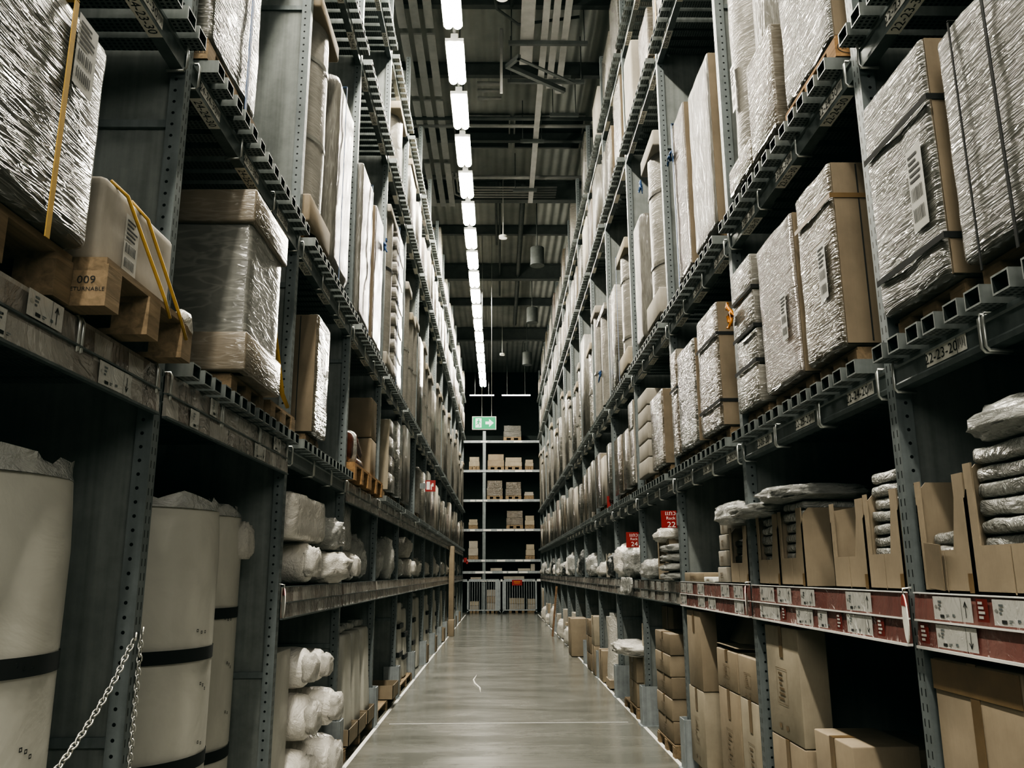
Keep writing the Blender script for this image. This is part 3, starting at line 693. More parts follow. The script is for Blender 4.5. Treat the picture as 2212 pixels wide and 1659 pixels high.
CNT = {}; LAST = {}
def clear_y(s, y0, y1, m=.01):
    """keep a span along the rack clear of the uprights"""
    for i in range(NB + 1):
        a, b = Y0(s) + BAY * i - .06 - m, Y0(s) + BAY * i + m
        if y0 < b and y1 > a:
            if (y0 + y1) / 2 < (a + b) / 2: y1 = a
            else: y0 = b
            if y1 - y0 < .25:
                y1 = a if y1 <= a else y1; w_ = .34
                if y1 <= a: y0 = y1 - w_
                else: y1 = y0 + w_
    return y0, y1
def load(s, lv, y0, y1, h, kind='wrap', mat='w_grey', desc='film-wrapped load', face=None, dx=.85, z=None, pal=None, palmat='wood', end=None, straps=(), vstraps=(), sheet=None, caps=None, tiers=0, lean=0.0, r=.02, knot=None):
    cx0 = face if face is not None else (1.44 if s > 0 else -1.24)
    near = y0 < 9
    zb = ZB[lv] + .164 if z is None else z
    if pal is None: pal = y0 < 13
    k = CNT[s, lv] = CNT.get((s, lv), 0) + 1
    where = '%s load from the camera, %s rack %s' % (nth(k), side_name[s], LV[lv])
    y0, y1 = clear_y(s, y0, y1, .02)
    lst = LAST.get((s, lv), -9)
    if y0 < lst + .025: y0 = lst + .025
    if y1 - y0 < .16: return None
    y0, y1 = clear_y(s, y0, y1, .02)
    if y1 - y0 < .16: return None
    LAST[s, lv] = y1
    dy = y1 - y0
    if pal:
        pallet(cx0 + s * .05, cx0 + s * dx, y0 + .01, y1 - .01, zb, 'wooden pallet under the ' + where, y0 < 7.5, palmat, group='pallets under loads'); zb += PH + .003
    t = thing('pallet_load', '%s, %s' % (desc, where), 'pallet load', (cx0 + s * dx / 2, (y0 + y1) / 2, zb), 'wrapped loads on the racks')
    fx = -s * dx / 2
    nn = (6, 5, 14) if near else (1, 1, 1)
    if y0 < 6: nn = (9, 9, 18)
    if kind in ('wrap', 'tall'):
        c0 = .0
        if tiers:
            hh = h / tiers
            for q in range(tiers):
                part('carton', MB().grid_box(dx - (.012 if q % 2 else 0), dy - (.014 if q % 2 else 0), hh - .006, *((5, 4, 3) if near else (1, 1, 1)), r=.012 if near else .0, amp=.003 if near else 0, seed=k + q), [mat], t, (U(-.008, .008) if near else 0, U(-.006, .006) if near else 0, q * hh))
        else:
            part('wrapped_cartons', MB().grid_box(dx, dy, h, *nn, r=r if near else .0, amp=.0055 if near else 0, seed=k + lv, freq=5), [mat], t)
        if end == 'carton': end = 'carton3'  # camera-facing ends take browner board, their dimmer light put into the colour
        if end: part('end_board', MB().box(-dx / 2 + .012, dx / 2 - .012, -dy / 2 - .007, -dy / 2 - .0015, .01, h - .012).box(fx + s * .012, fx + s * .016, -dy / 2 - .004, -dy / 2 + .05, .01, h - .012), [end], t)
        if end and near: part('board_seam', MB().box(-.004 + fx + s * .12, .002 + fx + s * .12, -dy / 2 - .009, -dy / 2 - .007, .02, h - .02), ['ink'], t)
        for q, (f, m) in enumerate(straps):
            g = .009
            part('strap', MB().box(fx - s * g, fx - s * (g - .002), -dy / 2 - g, dy / 2, f * h - .011, f * h + .011).box(-dx / 2 - g, dx / 2 + g, -dy / 2 - g - .002, -dy / 2 - g, f * h - .011, f * h + .011), [m], t)
        if caps:
            ch, cm, ov = caps[:3]
            part('lid', MB().grid_box(dx + .04, dy + 2 * ov, ch, 4, 4, 2, r=.01), [cm], t, (0, 0, h - ch + .006))
            if len(caps) > 3 and caps[3]:
                part('base_tray', MB().grid_box(dx + .04, dy + 2 * ov, ch * 1.1, 4, 4, 2, r=.01), [cm], t, (0, 0, .0))
    elif kind == 'roll':
        rr = dy / 2
        part('wrapped_roll', MB().cyl(0, 0, .0, h, rr, 28 if near else 12, sx=1.05, amp=.006 if near else 0, seed=k, nz=10 if near else 1), [mat], t, (fx + s * (rr * 1.05 + .005), 0, 0))
        part('rear_roll', MB().cyl(0, 0, .0, h * .99, rr, 14, sx=1.0), [mat], t, (fx + s * (dx - rr), 0, 0))
        for f, m in straps: part('strap', MB().cyl(0, 0, f * h - .016, f * h + .016, rr + .007, 28, sx=1.05, cap=False), [m], t, (fx + s * (rr * 1.05 + .005), 0, 0))
        cb, cm = (.13, 'carton2') if caps is None else caps[:2]
        part('cap_box', MB().grid_box(dx + .012, dy + .02, cb, 3, 3, 2, r=.015), [cm], t, (0, 0, h - cb + .01))
        if caps and len(caps) > 2 and caps[2]: part('base_box', MB().grid_box(dx + .012, dy + .02, cb * 1.5, 3, 3, 2, r=.015), [cm], t, (0, 0, 0))
    for (f, m, wd) in vstraps:
        yy = -dy / 2 + f * dy
        part('upright_strap', MB().box(fx - s * .012, fx - s * .009, yy - wd / 2, yy + wd / 2, -.05, h + .004).box(fx - s * .012, fx + s * .4, yy - wd / 2, yy + wd / 2, h + .008, h + .011), [m], t)
    if sheet:
        f, zf, wd, hh = sheet
        part('label_sheet', label_sheet(s, wd, hh), ['paperdim', 'ink'], t, (fx - s * .008, -dy / 2 + f * dy, zf * h))
    if knot:
        f, zf, m = knot
        mb = MB(); c = Vector((fx - s * .02, -dy / 2 + f * dy, zf * h)); rnd = random.Random(k)
        for q in range(5):
            p = [c]
            for _ in range(4): p.append(p[-1] + Vector((-s * rnd.uniform(-.006, .012), rnd.uniform(-.025, .025), rnd.uniform(-.05, .03))))
            mb.tube(p, [.014, .012, .012, .01, .006], 5)
        part('strap_knot', mb, [m], t)
    return t

B2, Y1, BL = ((.25, 'black'), (.75, 'black')), ((.5, 'yellow'),), 'blue'
# right rack, second level
L = lambda *a, **k: load(1, *a, **k)
L(2, 1.86, 2.39, .78, mat='w_grey', desc='silvery film-wrapped load with loose black straps', vstraps=((.47, 'black', .012), (.8, 'black', .008)), r=.02)
L(2, 2.47, 2.95, .87, mat='w_grey', desc='glinting film-wrapped load with tan end board', end='carton', straps=((.16, 'black'), (.73, 'black')), sheet=(.24, .42, .1, .3))
L(2, 3.29, 3.71, .84, mat='w_tan', desc='crinkled film-wrapped load with plain tan end', end='carton', straps=((.8, 'tape'),), sheet=(.33, .45, .085, .26))
L(2, 3.78, 4.33, .83, mat='w_fine', desc='finely wrapped pinkish tan load', end='carton3', sheet=(.3, .4, .08, .24))
L(2, 4.44, 4.92, .88, mat='w_pale', desc='stepped grey cartons with orange tape', tiers=4, straps=((.27, 'black'), (.5, 'black'), (.76, 'black')), knot=(.9, .72, 'orange'))
L(2, 5.22, 5.77, .85, mat='w_tan', desc='tan load wrapped twice with black bands', end='carton', straps=((.2, 'black'), (.73, 'black')))
L(2, 5.88, 6.46, .79, mat='w_grey', desc='smooth dull wrapped load with tan edge', end='carton')
L(2, 6.53, 6.98, .87, mat='w_tan', desc='narrow glinting wrapped load', end='cartongrey', straps=((.62, 'black'),))
L(2, 7.12, 7.70, .68, mat='w_tan', desc='shorter tan wrapped load', end='carton')
L(2, 7.85, 8.40, .85, mat='cartongrey', desc='pale carton tower of five tiers', tiers=5)
L(2, 8.52, 8.95, .92, mat='w_pale', desc='pale wrapped load with wavy carton sheets', end='cartongrey', tiers=3)
y = 9.05; k = 0
tb = (('w_pale', 'pale film-wrapped load', 'cartongrey'), ('w_tan', 'tan film-wrapped load', 'carton'), ('w_grey', 'grey film-wrapped load', None), ('cartongrey', 'plain grey carton load', None), ('w_fine', 'finely wrapped tan load', 'carton2'), ('w_vert', 'film-wrapped load with upright folds', None))
while y < 29.2:
    wd = U(.42, .62); m = tb[k % 6]
    L(2, y, y + wd, U(.62, .92), mat=m[0], desc=m[1], end=m[2] if y < 16 else None); y += wd + U(.05, .3); k += 1
# right rack, third level
L(3, 1.6, 2.5, 1.9, mat='w_grey', desc='tall silver wrapped load')
L(3, 3.12, 3.70, 1.6, mat='w_grey', desc='wrapped load on an oval-stamped pallet', end='carton', pal=False, z=3.61 + PH + .006)
pallet(1.44, 2.3, 3.10, 3.72, 3.614, 'orange-brown pallet with an oval stamp, beside the nearest right post', True, 'woodnew', ([('EPAL', .03)], (-1,), 'end', 1), 'stamped pallets')
L(3, 3.84, 4.24, 2.05, 'roll', 'w_vert', desc='tall upright wrapped roll', caps=(.4, 'w_tan', True), palmat='woodnew')
L(3, 4.26, 4.70, 2.1, 'roll', 'w_roll', desc='tall upright roll with printed film', caps=(.12, 'w_tan', True), palmat='woodnew', sheet=(.5, .3, .08, .3))
L(3, 5.06, 5.64, 1.28, mat='w_vert', desc='tall tan box under clear film', end='carton')
L(3, 5.80, 6.26, 1.36, mat='w_fine', desc='tall sparkling wrapped box with blue strap', end='carton3', vstraps=((.8, 'blue', .03),), knot=(.9, .8, 'blue'))
L(3, 6.98, 7.62, 1.78, 'roll', 'w_roll', desc='upright roll with boxed top and base', straps=((.3, 'w_vert'), (.7, 'w_vert')), caps=(.16, 'cartongrey', True), knot=(.95, .86, 'blue'), palmat='woodnew')
L(3, 7.82, 8.28, 1.36, mat='w_vert', desc='glittering upright film-wrapped bundle', r=.06, palmat='woodnew')
L(3, 8.84, 9.55, 1.5, 'roll', 'w_roll', desc='upright roll with flared card top', straps=((.25, 'w_vert'), (.72, 'w_vert')), caps=(.14, 'carton2', True), vstraps=((.9, 'blue', .02),))
L(3, 9.72, 10.3, 1.25, mat='w_pale', desc='pale wrapped tower', r=.05)
L(3, 10.75, 11.6, 1.35, 'roll', 'w_roll', desc='wide upright roll with blue knot', caps=(.1, 'w_pale', False), vstraps=((.5, 'black', .015),), knot=(.5, .35, 'blue'), palmat='woodnew')
y = 11.75; k = 0
while y < 29.2:
    wd = U(.4, .65)
    if k % 3 < 2: L(3, y, y + wd, U(1.25, 2.0), 'roll', ('w_roll', 'w_pale')[k % 2], desc=('white upright roll with boxed top', 'pale upright roll with boxed top')[k % 2], caps=(.12, ('cartongrey', 'carton2', 'carton')[k % 3], False), straps=((.4, 'w_vert'),) if y < 17 else ())
    else: L(3, y, y + wd, U(1.0, 1.9), mat=('w_vert', 'w_grey')[k % 2], desc='tall film-wrapped upright load')
    y += wd + U(.06, .32); k += 1
# right rack, fourth and top levels
L(4, 6.32, 6.84, .75, mat='w_tan', desc='wrapped load with orange strap', vstraps=((.55, 'yellow', .03),), palmat='woodnew')
L(4, 7.02, 7.5, .55, mat='w_tan', desc='low tan wrapped load')
L(4, 7.95, 8.45, .85, mat='cartongrey', desc='plain white carton tower')
L(4, 8.8, 9.35, .98, mat='w_tan', desc='tan wrapped load with glinting side', end='carton')
y = 9.6; k = 0
while y < 29.2:
    wd = U(.45, .75); m = tb[(k * 5 + 1) % 6]
    L(4, y, y + wd, U(.7, 1.0), mat=m[0], desc=m[1], end=m[2] if y < 15 else None, pal=y < 11); y += wd + U(.06, .3); k += 1
L(5, 8.3, 9.4, .95, mat='w_grey', desc='big silver wrapped load')
L(5, 9.5, 10.2, .7, mat='w_pale', desc='pale wrapped load at the rack top')
L(5, 10.75, 11.4, .7, mat='cartongrey', desc='grey carton load at the rack top')
L(5, 12.3, 13.2, 1.0, mat='w_grey', desc='dim wrapped load at the rack top')
L(5, 15.3, 15.6, 1.1, mat='w_pale', desc='slim pale wrapped load')
y = 16.2; k = 0
while y < 29.2:
    wd = U(.5, .9); m = tb[(k * 5 + 2) % 6]
    L(5, y, y + wd, U(.5, 1.1), mat=m[0], desc=m[1], pal=False); y += wd + U(.15, .7); k += 1

# left rack, second level
L = lambda *a, **k: load(-1, *a, **k)
pallet(-1.245, -2.0, 1.55, 2.3, 2.233, 'pale wooden pallet under the big wrapped load at the left edge', True, 'wood', None, 'pallets with printed blocks', h=.15)
pallet(-1.145, -1.9, 2.305, 2.985, 2.233, 'wooden pallet with stamped block, ending at the nearest left post', True, 'wood', ([('009', .034), ('RETURNABLE', .017)], (-1,), 'end'), 'pallets with printed blocks', h=.15)
L(2, 1.6, 2.285, .66, mat='w_grey', desc='big glinting film-wrapped load with yellow strap', face=-1.2, z=2.387, pal=False, vstraps=((.66, 'yellow', .022),), sheet=(.78, .82, .11, .22), r=.03)
L(2, 2.38, 2.93, .30, mat='cartongrey', desc='low grey box with brown flap', face=-1.22, z=2.387, pal=False, dx=.6, sheet=(.35, .45, .1, .2))
solo('yellow_twine', MB().tube([(-1.24, 2.6, 2.70), (-1.205, 2.66, 2.66), (-1.14, 2.83, 2.38), (-1.132, 2.9, 2.3)], .006).tube([(-1.24, 2.45, 2.70), (-1.205, 2.5, 2.67), (-1.14, 2.7, 2.39), (-1.132, 2.74, 2.33)], .006), ['yellow'], 'pair of thin yellow cords tying the low grey box to its pallet', 'cord')
solo('rag', MB().tube([(-1.165, 2.9, 2.40), (-1.16, 2.93, 2.39), (-1.165, 2.985, 2.35), (-1.165, 3.0, 2.28)], [.02, .03, .022, .008], 8), ['bag'], 'white twist of plastic tied at the pallet corner by the nearest left post', 'plastic twist')
L(2, 3.74, 4.30, .9, mat='w_dull', desc='milky wrapped load with flared lid', face=-1.19, caps=(.17, 'w_lid', .03, True), z=2.284, pal=True, vstraps=())
pallet(-1.22, -1.95, 4.36, 4.90, 2.284, 'empty wooden pallet beside the milky wrapped load, left rack', True, 'wood', ([('9', .04)], (-1,), 'end'), 'pallets with printed blocks')
solo('yellow_strap', MB().tube([(-1.215, 4.32, 2.83), (-1.213, 4.36, 2.7), (-1.208, 4.52, 2.45), (-1.2, 4.62, 2.395)], [.012, .012, .014, .012], 6), ['yellow'], 'yellow strap slanting down to the empty pallet on the left rack', 'strap')
L(2, 5.45, 5.86, .83, mat='w_tan', desc='tan carton tower under glinting film', face=-1.235, end='carton')
for q, (ya, yb) in enumerate(((6.9, 7.72), (7.74, 8.6))):
    pallet(-1.2, -2.0, ya, yb, 2.233, ('nearer' if q == 0 else 'further') + ' wooden pallet under the brown cushions on the left rack', True, 'woodnew', ([('009', .03)], (1,), 'end'), 'pallets with printed blocks', h=.15)
def cushion(x, y, z, sz, mat, lab, rot):
    solo('cushion', MB().grid_box(*sz, 7, 7, 7, r=min(sz) * .48, amp=.01, seed=int(x * 100 + y * 10)), [mat], lab, 'cushion', (x, y, z), 'bagged cushions on the left rack', rot)
cushion(-1.42, 7.05, 2.388, (.34, .2, .30), 'brown', 'upright brown cushion roll next to a grey film-wrapped one on the left rack', (0, 0, 0))
cushion(-1.36, 7.28, 2.388, (.22, .16, .33), 'clear', 'grey crumpled film bundle leaning between brown cushions on the left rack', (.25, 0, 0))
cushion(-1.42, 7.62, 2.54, (.26, .42, .15), 'brown', 'upper dark brown cushion lying across another on the left rack', (-.25, 0, 0))
cushion(-1.40, 7.62, 2.388, (.24, .44, .13), 'brown', 'lower brown cushion lying flat on the left rack pallet', (0, 0, 0))
L(2, 8.2, 8.55, .83, mat='carton', desc='tall slim tan carton', face=-1.28, z=2.387, pal=False, dx=.3, tiers=2)
L(2, 9.35, 9.85, .82, mat='w_pale', desc='pale wrapped carton tower', end='carton2', tiers=4)
L(2, 9.95, 10.55, .9, mat='w_grey', desc='grey film-wrapped load')
L(2, 10.8, 11.5, 1.0, mat='w_vert', desc='silver film-wrapped load with folds')
L(2, 12.75, 13.4, .68, 'roll', 'w_pale', desc='spiral-wrapped round bundle', caps=(.03, 'w_pale', False), pal=True)
y = 13.6; k = 0
while y < 29.3:
    wd = U(.45, .75); m = tb[(k * 5) % 6]
    L(2, y, y + wd, U(.55, .95), mat=m[0], desc=m[1]); y += wd + U(.08, .4); k += 1
# left rack, third level
pallet(-1.24, -2.1, 3.14, 3.84, 3.614, 'wooden pallet with stamped number above the nearest left post', True, 'wood', ([('00009', .034), ('RETURNABLE', .016)], (-1,), 'end'), 'pallets with printed blocks')
L(3, 3.16, 3.82, 1.7, mat='w_grey', desc='tall silver wrapped load with blue strap', pal=False, z=3.614 + PH + .003, vstraps=((.72, 'blue', .03),))
L(3, 5.04, 5.68, 1.72, 'roll', 'w_roll', desc='large round-fronted wrapped bundle with card cap', straps=((.4, 'w_dull'), (.75, 'w_dull')), caps=(.13, 'carton', True), palmat='woodnew')
L(3, 5.78, 6.5, 1.6, mat='w_vert', desc='film-wrapped bundle with blue strap', vstraps=((.35, 'blue', .02),), r=.08, palmat='woodnew')
L(3, 6.98, 7.6, 1.45, mat='w_vert', desc='film-wrapped bundle past the third post', vstraps=((.8, 'blue', .025),), palmat='woodnew')
L(3, 7.82, 8.36, 1.42, mat='w_fine', desc='tall tan carton with film-wrapped side', end='carton', knot=(.9, .85, 'blue'), palmat='woodnew')
L(3, 8.84, 9.4, 1.9, 'roll', 'w_roll', desc='tall white roll with black band', straps=((.62, 'black'),), caps=(.1, 'cartongrey', True), palmat='woodnew')
L(3, 9.5, 10.2, 1.95, mat='w_pale', desc='tall carton column under film', tiers=12, vstraps=((.2, 'blue', .02),), palmat='woodnew')
y = 10.8; k = 0
while y < 29.3:
    wd = U(.42, .68)
    if k % 4 < 3: L(3, y, y + wd, U(1.3, 2.0), 'roll', 'w_roll', desc='white upright roll with boxed cap', caps=(.12, ('cartongrey', 'carton2')[k % 2], False), straps=((.45, 'w_dull'),) if y < 17 else (), pal=y < 14.5, palmat='woodnew')
    else: L(3, y, y + wd, U(1.2, 1.9), mat='w_vert', desc='tall film-wrapped upright load')
    y += wd + U(.06, .4); k += 1
# left rack, fourth and top levels
L(4, 9.4, 10.1, .97, 'roll', 'w_roll', desc='round-fronted wrapped bundle with tan cap', caps=(.11, 'carton2', False), pal=True)
L(4, 10.75, 11.5, .9, mat='w_vert', desc='film-wrapped load with pale lid', caps=(.1, 'carton2', .01), pal=True)
y = 11.9; k = 0
while y < 29.3:
    wd = U(.45, .8); m = tb[(k * 5 + 5) % 6]
    L(4, y, y + wd, U(.6, 1.0), mat=m[0], desc=m[1], pal=False); y += wd + U(.06, .4); k += 1
L(5, 16.6, 17.2, 1.15, mat='w_pale', desc='pale wrapped load at the rack top', pal=False)
y = 17.9; k = 0
while y < 29.3:
    wd = U(.5, .9); m = tb[(k * 5 + 3) % 6]
    L(5, y, y + wd, U(.5, .95), mat=m[0], desc=m[1], pal=False); y += wd + U(.2, .8); k += 1
# ---------------------------------------------------------------- cartons and bags at the lower levels
def box(x0, x1, y0, y1, z0, z1, mat, lab, marks=True, tape=True, group=None, flaps=False, cat='cardboard box'):
    """shipping carton: body, tape down the near seam, printed marks on the aisle face"""
    s = 1 if x1 > 0 else -1
    if (x0 - x1) * s > 0: x0, x1 = x1, x0
    dx, dy, dz = abs(x1 - x0), y1 - y0, z1 - z0; fx = -s * dx / 2
    t = thing('cardboard_box', lab, cat, ((x0 + x1) / 2, (y0 + y1) / 2, z0), group)
    part('carton_body', MB().grid_box(dx, dy, dz, 4, 4, 4, r=.006, amp=.0015, seed=int(y0 * 31)), [mat], t)
    if tape:
        part('tape', MB().box(fx - s * .0035, fx - s * .002, -.025, .025, dz * .72, dz).box(fx - s * .0035, fx + s * .1, -.025, .025, dz + .0003, dz + .0022), ['tape'], t)
    if marks:
        mb = MB(); Fm = frame((0, -s, 0), (0, 0, 1), (fx - s * .003, 0, 0)); w2 = dy / 2
        x0_, x1_, y0_, y1_ = -w2 + dy * .3, -w2 + dy * .62, dz * .3, dz * .62
        for a in ((x0_, x1_, y0_, y0_ + .003), (x0_, x1_, y1_ - .003, y1_), (x0_, x0_ + .003, y0_, y1_), (x1_ - .003, x1_, y0_, y1_)): put_rect(mb, Fm, *a, 0, 0)
        rnd = random.Random(int(y0 * 77 + z0 * 13))
        for q in range(6):
            yy = y0_ + (y1_ - y0_) * (.12 + .14 * q); xx = x0_ + (x1_ - x0_) * rnd.uniform(.1, .3)
            put_rect(mb, Fm, xx, xx + (x1_ - x0_) * rnd.uniform(.25, .6), yy, yy + (y1_ - y0_) * .06, 0, 0)
        for q in range(2): put_rect(mb, Fm, -w2 + dy * (.3 + .2 * q), -w2 + dy * (.38 + .2 * q), dz * .08, dz * .12, 0, 0)
        part('lettering', mb, ['tape'], t)
    if flaps:
        part('flap', MB().box(-dx / 2 + .004, dx / 2 - .004, -dy / 2, dy / 2, 0, .004, M4=Matrix.Rotation(.06, 4, 'Y')), [mat], t, (0, 0, dz + .008))
    return t
bagmesh = []
for q in range(6):
    bm_v = MB(); n1, n2 = 34, 22; vs, fs = [], []
    for a in range(n2 + 1):
        th = PI * a / n2
        for b in range(n1):
            ph = 2 * PI * b / n1; p = Vector((math.sin(th) * math.cos(ph), math.sin(th) * math.sin(ph), -math.cos(th)))
            e = Vector((abs(p.x) ** .75 * math.copysign(1, p.x), abs(p.y) ** .75 * math.copysign(1, p.y), abs(p.z) ** .7 * math.copysign(1, p.z)))
            nn = noise.noise(p * 2.2 + Vector((q * 9, 0, 0))) * .22 + abs(noise.noise(p * 4 + Vector((0, q * 7, 0)))) * .3 + abs(noise.noise(p * 9 + Vector((q * 3, 0, 0)))) * .16
            v = e * (.5 + nn * .32)
            v.z = max(v.z, -.46) + .46
            vs.append(v)
    for a in range(n2):
        for b in range(n1): fs.append((a * n1 + b, a * n1 + (b + 1) % n1, (a + 1) * n1 + (b + 1) % n1, (a + 1) * n1 + b))
    bm_v.add(vs, fs, 0, True); bagmesh.append(bm_v)
_bm = {}; LASTB = {}
def bag(x, y, z, sx, sy, sz, lab, mat='clear', v=0, rz=0.0, group='crumpled plastic bags on the shelves', cat='plastic bag', name='plastic_bag'):
    k = (v % 6, mat); s_ = 1 if x > 0 else -1
    if y > 11:
        a_, b_ = clear_y(s_, y - sy * .6, y + sy * .6, .02); y = (a_ + b_) / 2; sy = (b_ - a_) / 1.3; rz = 0
        lb = LASTB.get((s_, z > 1), -9)
        if y - sy * .62 < lb: y = lb + sy * .62 + .01
        LASTB[s_, z > 1] = y + sy * .62
    if k not in _bm: _bm[k] = bagmesh[v % 6].mesh('bag', [mat])
    o = solo(name, _bm[k], None, lab, cat, (x, y, z), group, (0, 0, rz)); o.scale = (sx, sy, sz); return o
def lying_roll(x, y, z, r, ln, lab, mat='foam', group='bagged rolls', seed=0, flat=1.0):
    """soft roll lying with its gathered bag end toward the aisle (axis across the rack)"""
    s = 1 if x > 0 else -1; mb = MB(); n = 20
    prof = [(.0, .6), (.012, .78), (.04, .92), (.12, .99), (.5, 1.0), (.9, .97), (1.0, .8)]
    vs, fs = [], []
    for (u, f) in prof:
        for q in range(n):
            a = 2 * PI * q / n; rr = r * f * (1 + .09 * noise.noise(Vector((math.cos(a) * 2 + seed * 5, math.sin(a) * 2, u * 5))) + .05 * noise.noise(Vector((math.cos(a) * 6 + seed, math.sin(a) * 6, u * 9))))
            vs.append((s * ln * u, rr * math.cos(a), rr * math.sin(a) * flat + r * flat))
    m = len(prof)
    for a in range(m - 1):
        for q in range(n): fs.append((a * n + q, a * n + (q + 1) % n, (a + 1) * n + (q + 1) % n, (a + 1) * n + q))
    mb.add(vs, fs, 0, True); mb.add(vs, [tuple(range(n)), tuple(range((m - 1) * n, m * n))])
    t = thing('bagged_roll', lab, 'bagged roll', (x, y, z), group)
    part('roll_body', mb, [mat], t)
    e = part('bag_end', bagmesh[seed % 6].mesh('bag end', ['bag']), None, t, (-s * .005, U(-.02, .02), r * flat * .35)); e.scale = (.1, r * 1.55, r * 1.35)
    return t

# --- right rack floor: big cartons standing on skids
def skid(x0, x1, y0, y1, lab): return pallet(x0, x1, y0, y1, .001, lab, False, 'wood', None, 'skids under the floor cartons', h=.095)
skid(1.5, 2.4, 2.2, 2.97, 'skid under the biggest carton at the lower right corner')
box(1.475, 2.3, 2.44, 2.93, .10, 1.185, 'carton', 'biggest tan carton with wide brown tape, right of the nearest right post')
part('wide_tape', MB().box(-.0045, -.003, -.245, .245, .985, 1.08), ['tape'], bpy.data.objects['cardboard_box'], (-.4125, 0, 0))
skid(1.5, 2.4, 3.2, 4.78, 'long skid under the cartons between the first two right posts')
box(1.475, 2.2, 4.24, 4.75, .10, .63, 'carton', 'lower carton with tape flap under the upright printed one, right rack floor')
box(1.475, 1.62, 4.245, 4.75, .634, 1.19, 'carton2', 'upright printed carton standing on another under the red ticket rail')
box(1.475, 1.76, 3.68, 4.11, .10, .755, 'carton', 'flat-topped tan carton in front of the dark recess, right rack floor', marks=False)
box(2.22, 2.44, 3.3, 4.6, .10, .98, 'carton3', 'dark brown carton deep in the shadow of the right rack floor', marks=False)
skid(1.5, 2.4, 4.98, 6.66, 'long skid under the cartons between the second and third right posts')
box(1.475, 2.1, 4.93, 5.33, .10, .73, 'carton2', 'lower pale carton immediately past the second right post')
box(1.475, 2.1, 4.93, 5.33, .733, .975, 'carton', 'upper printed carton immediately past the second right post', tape=False)
box(1.475, 2.1, 5.36, 5.84, .10, .73, 'carton', 'lower carton second past the second right post')
box(1.475, 2.1, 5.36, 5.84, .733, .975, 'carton', 'upper carton with bent lid, second past the second right post', flaps=True)
box(1.455, 1.60, 6.2, 6.66, .10, .635, 'carton2', 'lower tall carton leaning beside the third right post')
box(1.455, 1.575, 6.19, 6.62, .638, 1.19, 'carton', 'upper tall slim carton beside the third right post', marks=False)
solo('leaning_panel', MB().box(0, .03, -.35, .35, 0, .37), ['carton2'], 'pale framed panel tilting in the dark behind the upper slim carton', 'panel', (1.7, 5.98, .985), rot=(0, .5, 0))
skid(1.42, 2.3, 7.15, 7.9, 'low skid under the five-tier stack by the fourth right post')
for q in range(5): box(1.43 - .006 * (q % 2), 1.9, 7.2 + .012 * (q % 2), 7.86, .10 + .173 * q, .10 + .173 * q + .17, ('carton3', 'carton')[q % 2], '%s carton from the bottom of the five-tier stack by the fourth right post' % nth(q + 1), tape=True, group='cartons in the five-tier stack')
box(1.62, 2.3, 7.95, 8.5, .01, 1.15, 'carton3', 'tall brown carton in shadow behind the fourth right post', marks=False)
skid(1.42, 2.3, 9.0, 9.9, 'skid under the bagged cartons past the fourth right post')
box(1.44, 1.75, 9.1, 9.6, .10, .34, 'carton', 'lower of two cartons with a white bag on top past the fourth right post')
box(1.44, 1.75, 9.08, 9.58, .343, .60, 'carton', 'upper of two cartons with a white bag on top past the fourth right post')
bag(1.52, 9.4, .604, .5, .95, .14, 'white plastic sheet crumpled on top of two cartons, right rack floor', 'bag', 2)
box(1.5, 1.54, 8.86, 9.02, .01, .95, 'carton2', 'slim upright card strip beside the fourth right post', marks=False, tape=False)
t = thing('wrapped_roll', 'white film-wrapped roll standing upright on the right rack floor', 'wrapped roll', (1.62, 11.35, .02))
part('roll_body', MB().cyl(0, 0, .08, .88, .19, 22, amp=.02, seed=4, nz=8), ['bag'], t); part('gathered_top', MB().cyl(0, 0, .86, .93, .15, 16, amp=.05, seed=2), ['clear'], t); part('base_tray', MB().box(-.2, .2, -.2, .2, 0, .1), ['carton'], t)
box(1.42, 1.8, 11.85, 12.3, .01, .42, 'carton', 'short tan carton past the white upright roll on the right floor')
box(1.40, 1.8, 12.6, 13.0, .01, .42, 'carton', 'lower tan carton of the double stack on the right floor'); box(1.40, 1.8, 12.6, 13.0, .424, .84, 'carton2', 'upper tan carton of the double stack on the right floor')
for q in range(3): box(1.40, 1.75, 13.2 + .02 * q, 13.75, .01 + .25 * q, .255 + .25 * q, 'carton3', '%s carton from the floor in the low brown triple stack' % nth(q + 1), group='brown triple stack')
box(1.30, 1.75, 15.45, 16.12, .01, .66, 'carton', 'tan carton with a lid edge standing out into the aisle, right floor')
y = 16.6; k = 0
while y < 29.3:
    wd = U(.3, .6); k += 1; y, b_ = clear_y(1, y, y + wd, .14); wd = b_ - y
    if k % 3 == 2: bag(1.6, y + wd / 2, .01, .5, wd, U(.3, .7), '%s item past the protruding tan carton on the right floor, a pale plastic bundle' % nth(k), 'bag', k)
    else: box(1.46, 2.0, y, y + wd, .01, U(.4, 1.0), ('carton', 'cartongrey', 'carton3')[k % 3], '%s item past the protruding tan carton on the right floor, a cardboard carton' % nth(k), marks=False, tape=False)
    y += wd + U(.1, .5)
solo('timber_plank', MB().box(-.02, .02, -.07, .07, 0, 1.16), ['plank'], 'brown timber plank leaning on the right rack far down the aisle', 'plank', (1.27, 20.4, .0), rot=(0, .1, 0))

